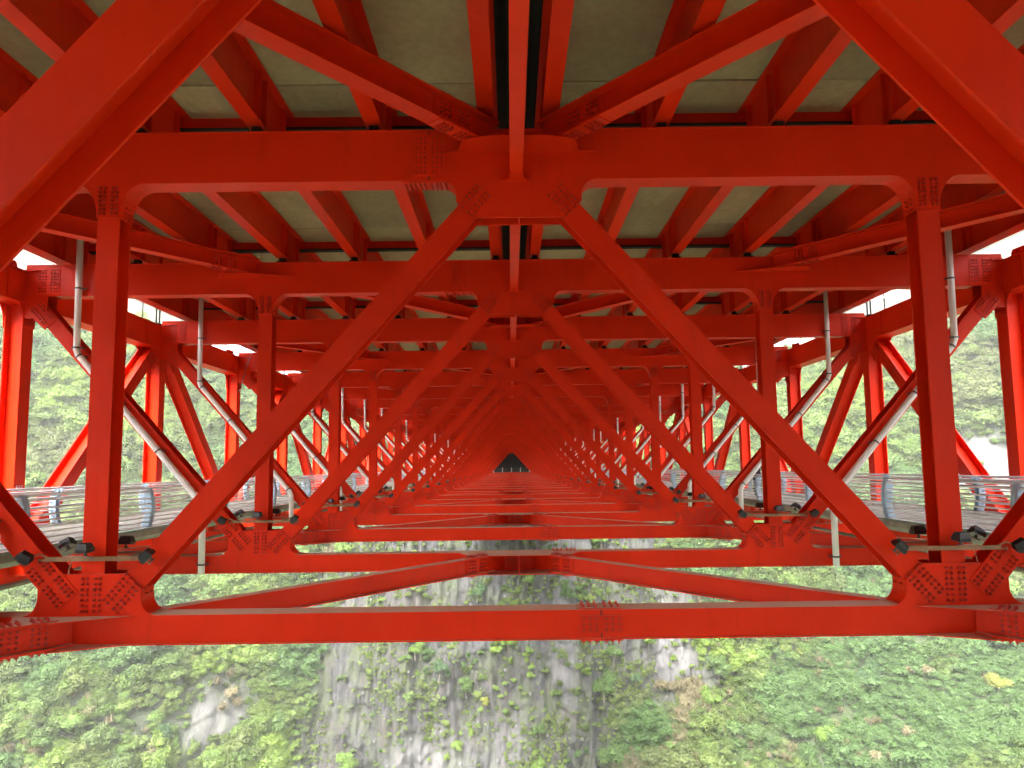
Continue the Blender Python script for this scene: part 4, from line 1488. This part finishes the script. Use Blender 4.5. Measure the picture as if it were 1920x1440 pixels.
# colour patches: fresh green, blue-green, olive scrub
pa, pb = fbm(px / 40, pz / 34, 91, 4), fbm(px / 22 + 9, pz / 22, 95, 4)
tint = np.ones((n_, 4), np.float32)
tint[:, :3] = np.array([0.96, 0.98, 0.92]) * rng.uniform(0.60, 1.35, (n_, 1)) * rng.uniform(0.92, 1.08, (n_, 3))
ol = np.clip((pa - 0.16) * 7, 0, 1)[:, None] * (rng.random((n_, 1)) < 0.85)
tint[:, :3] = tint[:, :3] * (1 - ol) + ol * np.array([1.22, 1.02, 1.45]) * rng.uniform(0.75, 1.05, (n_, 1))
br_ = np.clip((pb - 0.14) * 7, 0, 1)[:, None] * (1 - ol)
tint[:, :3] = tint[:, :3] * (1 - br_) + br_ * np.array([1.38, 1.42, 0.95]) * rng.uniform(0.85, 1.15, (n_, 1))
dk = np.clip((-pb - 0.16) * 7, 0, 1)[:, None]
tint[:, :3] = tint[:, :3] * (1 - dk) + dk * np.array([0.70, 0.88, 1.0])
scatter('hillside_canopy', 'mixed green scrub and small trees covering the gorge slopes', 'vegetation', crowns + tall, pts, scl, rot, var, tint)

# small ledge plants and creepers on the rock face
NS = 16000
px = rng.uniform(-72, 76, NS)
pz = rng.uniform(-118, -4, NS)
rm = rockmask(px, pz)
g_ = fbm(px / 6.5, pz / 15.0, 111, 4)
keep = (rm > 0.4) & (rng.random(NS) < np.clip((g_ + 0.02) * 4.0, 0.05, 1) * (1 - 0.9 * palemask(px, pz))) & ~((np.abs(px) < 16) & (pz > -14))
px, pz = px[keep], pz[keep]
n_ = len(px)
py = FT(px, pz)
size = rng.uniform(0.3, 1.0, n_) * (1 + 0.8 * (rng.random(n_) < 0.08))
pts = np.stack([px, py - size * 0.2, pz], -1)
scl = np.stack([size, size, size * rng.uniform(0.8, 1.5, n_)], -1)
rot = np.stack([rng.uniform(0.1, 0.6, n_), rng.uniform(-0.3, 0.3, n_), rng.uniform(0, 6.28, n_)], -1)
tint = np.ones((n_, 4), np.float32)
tint[:, :3] = np.array([1.12, 1.08, 0.95]) * rng.uniform(0.65, 1.35, (n_, 1))
scatter('ledge_plants', 'small green shrubs and creepers rooted in the cracks of the cliff', 'vegetation', crowns, pts, scl, rot,
        rng.integers(0, 6, n_).astype(np.int32), tint)

# dry grass at the right foot of the cliff and on ledges
tufts = [tuft_mesh(f'tuft_{k}', 300 + k, 90, 'straw') for k in range(3)]
NG = 2600
px = np.concatenate([rng.uniform(26, 62, NG), rng.uniform(-130, -60, 260), rng.uniform(60, 130, 300)])
pz = np.concatenate([rng.uniform(-112, -74, NG), rng.uniform(-108, -20, 260), rng.uniform(-110, -40, 300)])
g_ = fbm(px / 10.0, pz / 9.0, 121, 3)
keep = g_ > 0.10
px, pz = px[keep], pz[keep]
n_ = len(px)
py = FT(px, pz)
size = rng.uniform(1.4, 2.8, n_)
pts = np.stack([px, py - size * 0.5, pz + size * 0.2], -1)
scl = np.stack([size, size, size], -1)
rot = np.stack([rng.uniform(0.2, 0.6, n_), rng.uniform(-0.3, 0.3, n_), rng.uniform(0, 6.28, n_)], -1)
tint = np.ones((n_, 4), np.float32)
tint[:, :3] = rng.uniform(0.75, 1.3, (n_, 1))
scatter('dry_grass', 'tufts of straw coloured grass at the foot of the cliff', 'grass', tufts, pts, scl, rot, rng.integers(0, 3, n_).astype(np.int32), tint)

# ------------------------------------------------------------------ single trees and bushes one can pick out
solo = {}


def solo_me(kind, v):
    k = (kind, v)
    if k not in solo:
        solo[k] = crown_mesh('crown', 400 + v * 7, 11, 190, 0.060, 'leaf_' + kind, 0.9 if v % 2 else 1.2)
    return solo[k]


trunk = MB()
trunk.tube([(0, 0, -1.1), (0.03, 0.02, -0.3), (-0.02, 0.0, 0.25)], 0.06, 7)
trunk.tube([(0, 0.0, -0.25), (0.25, 0.1, 0.2)], 0.03, 6)
trunk.tube([(0, 0.0, -0.15), (-0.28, -0.05, 0.28)], 0.03, 6)
trunk_me = trunk.mesh('trunk', 'trunk')


def tree(label, x, z, s, kind, v=0, group='single trees and bushes on the gorge wall', cat='tree'):
    y = float(FT(np.array([x]), np.array([z]))[0])
    t = thing('tree' if cat == 'tree' else 'bush', label, cat, (x, y - s * 0.45, z + 0.35 * s), group)
    t.scale = (s, s, s)
    t.rotation_euler = (0.12, 0, v * 1.7)
    link('crown', solo_me(kind, v % 4), t)
    link('trunk', trunk_me, t)


SOLO = [
    ('large yellow-green tree on the left slope just below the red beam', -149, -66, 7.2, 'bright', 0, 'tree'),
    ('round fresh green tree against the left rock patch', -124, -74, 4.2, 'mid', 1, 'tree'),
    ('bright green tree at the bottom left edge of the photograph', -168, -82, 5.5, 'bright', 2, 'tree'),
    ('small bright tree low on the left slope between olive scrub and the edge', -146, -92, 4.4, 'bright', 3, 'tree'),
    ('broad green tree below the left rock patch', -101, -88, 6.6, 'mid', 2, 'tree'),
    ('dark green shrub growing on the left rock patch', -100, -78, 3.0, 'deep', 0, 'bush'),
    ('tall upright green tree at the left border of the cliff', -74, -84, 5.4, 'mid', 3, 'tree'),
    ('olive brown scrub mound on the lower left slope', -131, -90, 5.0, 'olive', 1, 'bush'),
    ('fresh green bush at the bottom, left of the cliff foot', -82, -98, 5.2, 'bright', 1, 'bush'),
    ('light green bush at the bottom left corner of the bare cliff', -53, -97, 4.4, 'bright', 0, 'bush'),
    ('bright bush hanging on the cliff just below the beam, left of centre', -32.5, -63.5, 3.6, 'bright', 2, 'bush'),
    ('dull green bush in the middle of the left cliff face', -24, -70, 3.6, 'deep', 1, 'bush'),
    ('green bush left of the central dark streak on the cliff', -16, -76, 3.4, 'mid', 0, 'bush'),
    ('small bright bush just below the beam at the cliff centre', -2, -62.5, 3.0, 'bright', 3, 'bush'),
    ('small bright bush high on the cliff right of centre', 5.2, -65, 2.0, 'bright', 1, 'bush'),
    ('round bright bush at the bottom centre of the cliff', 7, -99, 3.0, 'bright', 2, 'bush'),
    ('green bush low on the cliff, right of the central streak', 8, -89, 2.7, 'mid', 3, 'bush'),
    ('small yellow-green bush with bare stems on the cliff centre', -9.5, -80, 2.0, 'yellow', 0, 'bush'),
    ('leafy green bush hanging right of the pale rock band, below the splice', 33, -66, 3.6, 'mid', 1, 'bush'),
    ('dense green bush cascading down the cliff on the right', 29, -76, 5.0, 'mid', 2, 'bush'),
    ('bright green bush at the top of the pale right cliff', 45, -62, 4.2, 'bright', 0, 'bush'),
    ('small round dark bush on the pale right cliff', 40, -74, 2.4, 'deep', 3, 'bush'),
    ('pair of green trees at the right border of the pale cliff', 66, -70, 4.8, 'mid', 0, 'tree'),
    ('bright green tree right of the pale cliff foot', 63, -80, 4.4, 'bright', 1, 'tree'),
    ('big olive green bush at the foot of the cliff on the right', 31, -98, 5.4, 'mid', 3, 'bush'),
    ('yellowish tree standing out on the upper right slope', 131, -64, 3.8, 'yellow', 1, 'tree'),
    ('blue-green tree high on the right slope below the beam', 104, -66, 4.4, 'deep', 2, 'tree'),
    ('bright tree in the middle of the right slope', 92, -84, 4.6, 'bright', 3, 'tree'),
    ('light green tree near the right edge of the photograph, mid height', 158, -74, 5.4, 'mid', 1, 'tree'),
    ('dark green tree in the gully on the right slope', 112, -88, 4.6, 'deep', 0, 'tree'),
    ('bright green tree at the bottom right corner', 152, -98, 5.4, 'bright', 2, 'tree'),
    ('green tree at the bottom between the two right gullies', 84, -98, 5.2, 'mid', 2, 'tree'),
    ('bright tree seen between the lower beams on the left', -58, -33, 4.4, 'bright', 1, 'tree'),
    ('round green tree seen between the lower beams near the left brace', -42, -36, 4.4, 'mid', 0, 'tree'),
    ('dark bush above the near brace apex, left of centre', -12, -46, 3.2, 'deep', 2, 'bush'),
    ('bright bush right under the near brace apex', 5, -42, 3.2, 'bright', 0, 'bush'),
    ('bright bush seen between lower beams right of centre', 30, -30, 3.6, 'bright', 3, 'bush'),
    ('green tree seen between the lower beams at the far right', 92, -38, 4.8, 'mid', 1, 'tree'),
]
for lab, x, z, s, kind, v, cat in SOLO:
    tree(lab, x, z, s * 0.95, kind, v, cat=cat)

# rock anchors: pale blocks pinned to the cliff
am = MB()
am.box(-0.36, 0.36, -0.30, 0.5, -0.36, 0.36)
am.tube([(0, -0.5, 0), (0, -0.34, 0)], 0.13, 8)
a_me = am.mesh('rock_anchor', 'anchor')
k = 0
for i in range(10):
    for j in range(7):
        x = -50 + i * 11.2 + random.uniform(-2.2, 2.2) + (j % 2) * 4.0
        z = -38 - j * 10.0 + random.uniform(-2.4, 2.4)
        if rockmask(np.array([x]), np.array([z]))[0] < 0.6 or random.random() < 0.12:
            continue
        y = float(FT(np.array([x]), np.array([z]))[0])
        o = link('rock_anchor', a_me, None, (x, y - 0.35, z))
        s = random.uniform(0.7, 1.15)
        o.scale = (s, s, s)
        tag(o, 'small pale concrete anchor block pinned to the bare cliff face', 'anchor block', 'rock anchor blocks scattered over the cliff')
        k += 1

# ================================================================== HAZE in the gorge
hz_m = bpy.data.materials.new('haze')
hz_m.use_nodes = True
nt = hz_m.node_tree
nt.nodes.clear()
out = nt.nodes.new('ShaderNodeOutputMaterial')
pv_ = nt.nodes.new('ShaderNodeVolumePrincipled')
pv_.inputs['Color'].default_value = (1.0, 0.99, 0.965, 1)
pv_.inputs['Density'].default_value = 0.00028
pv_.inputs['Anisotropy'].default_value = 0.2
nt.links.new(pv_.outputs[0], out.inputs['Volume'])
mb = MB()
mb.box(-1050, 1050, -1000, 1120, -170, 335)
o = link('haze', mb.mesh('haze', hz_m))
o['kind'] = 'stuff'

# every copy gets its own mesh data: the render is about twice as fast that way
for o in scene.objects:
    if o.type == 'MESH' and o.data.users > 1:
        o.data = o.data.copy()
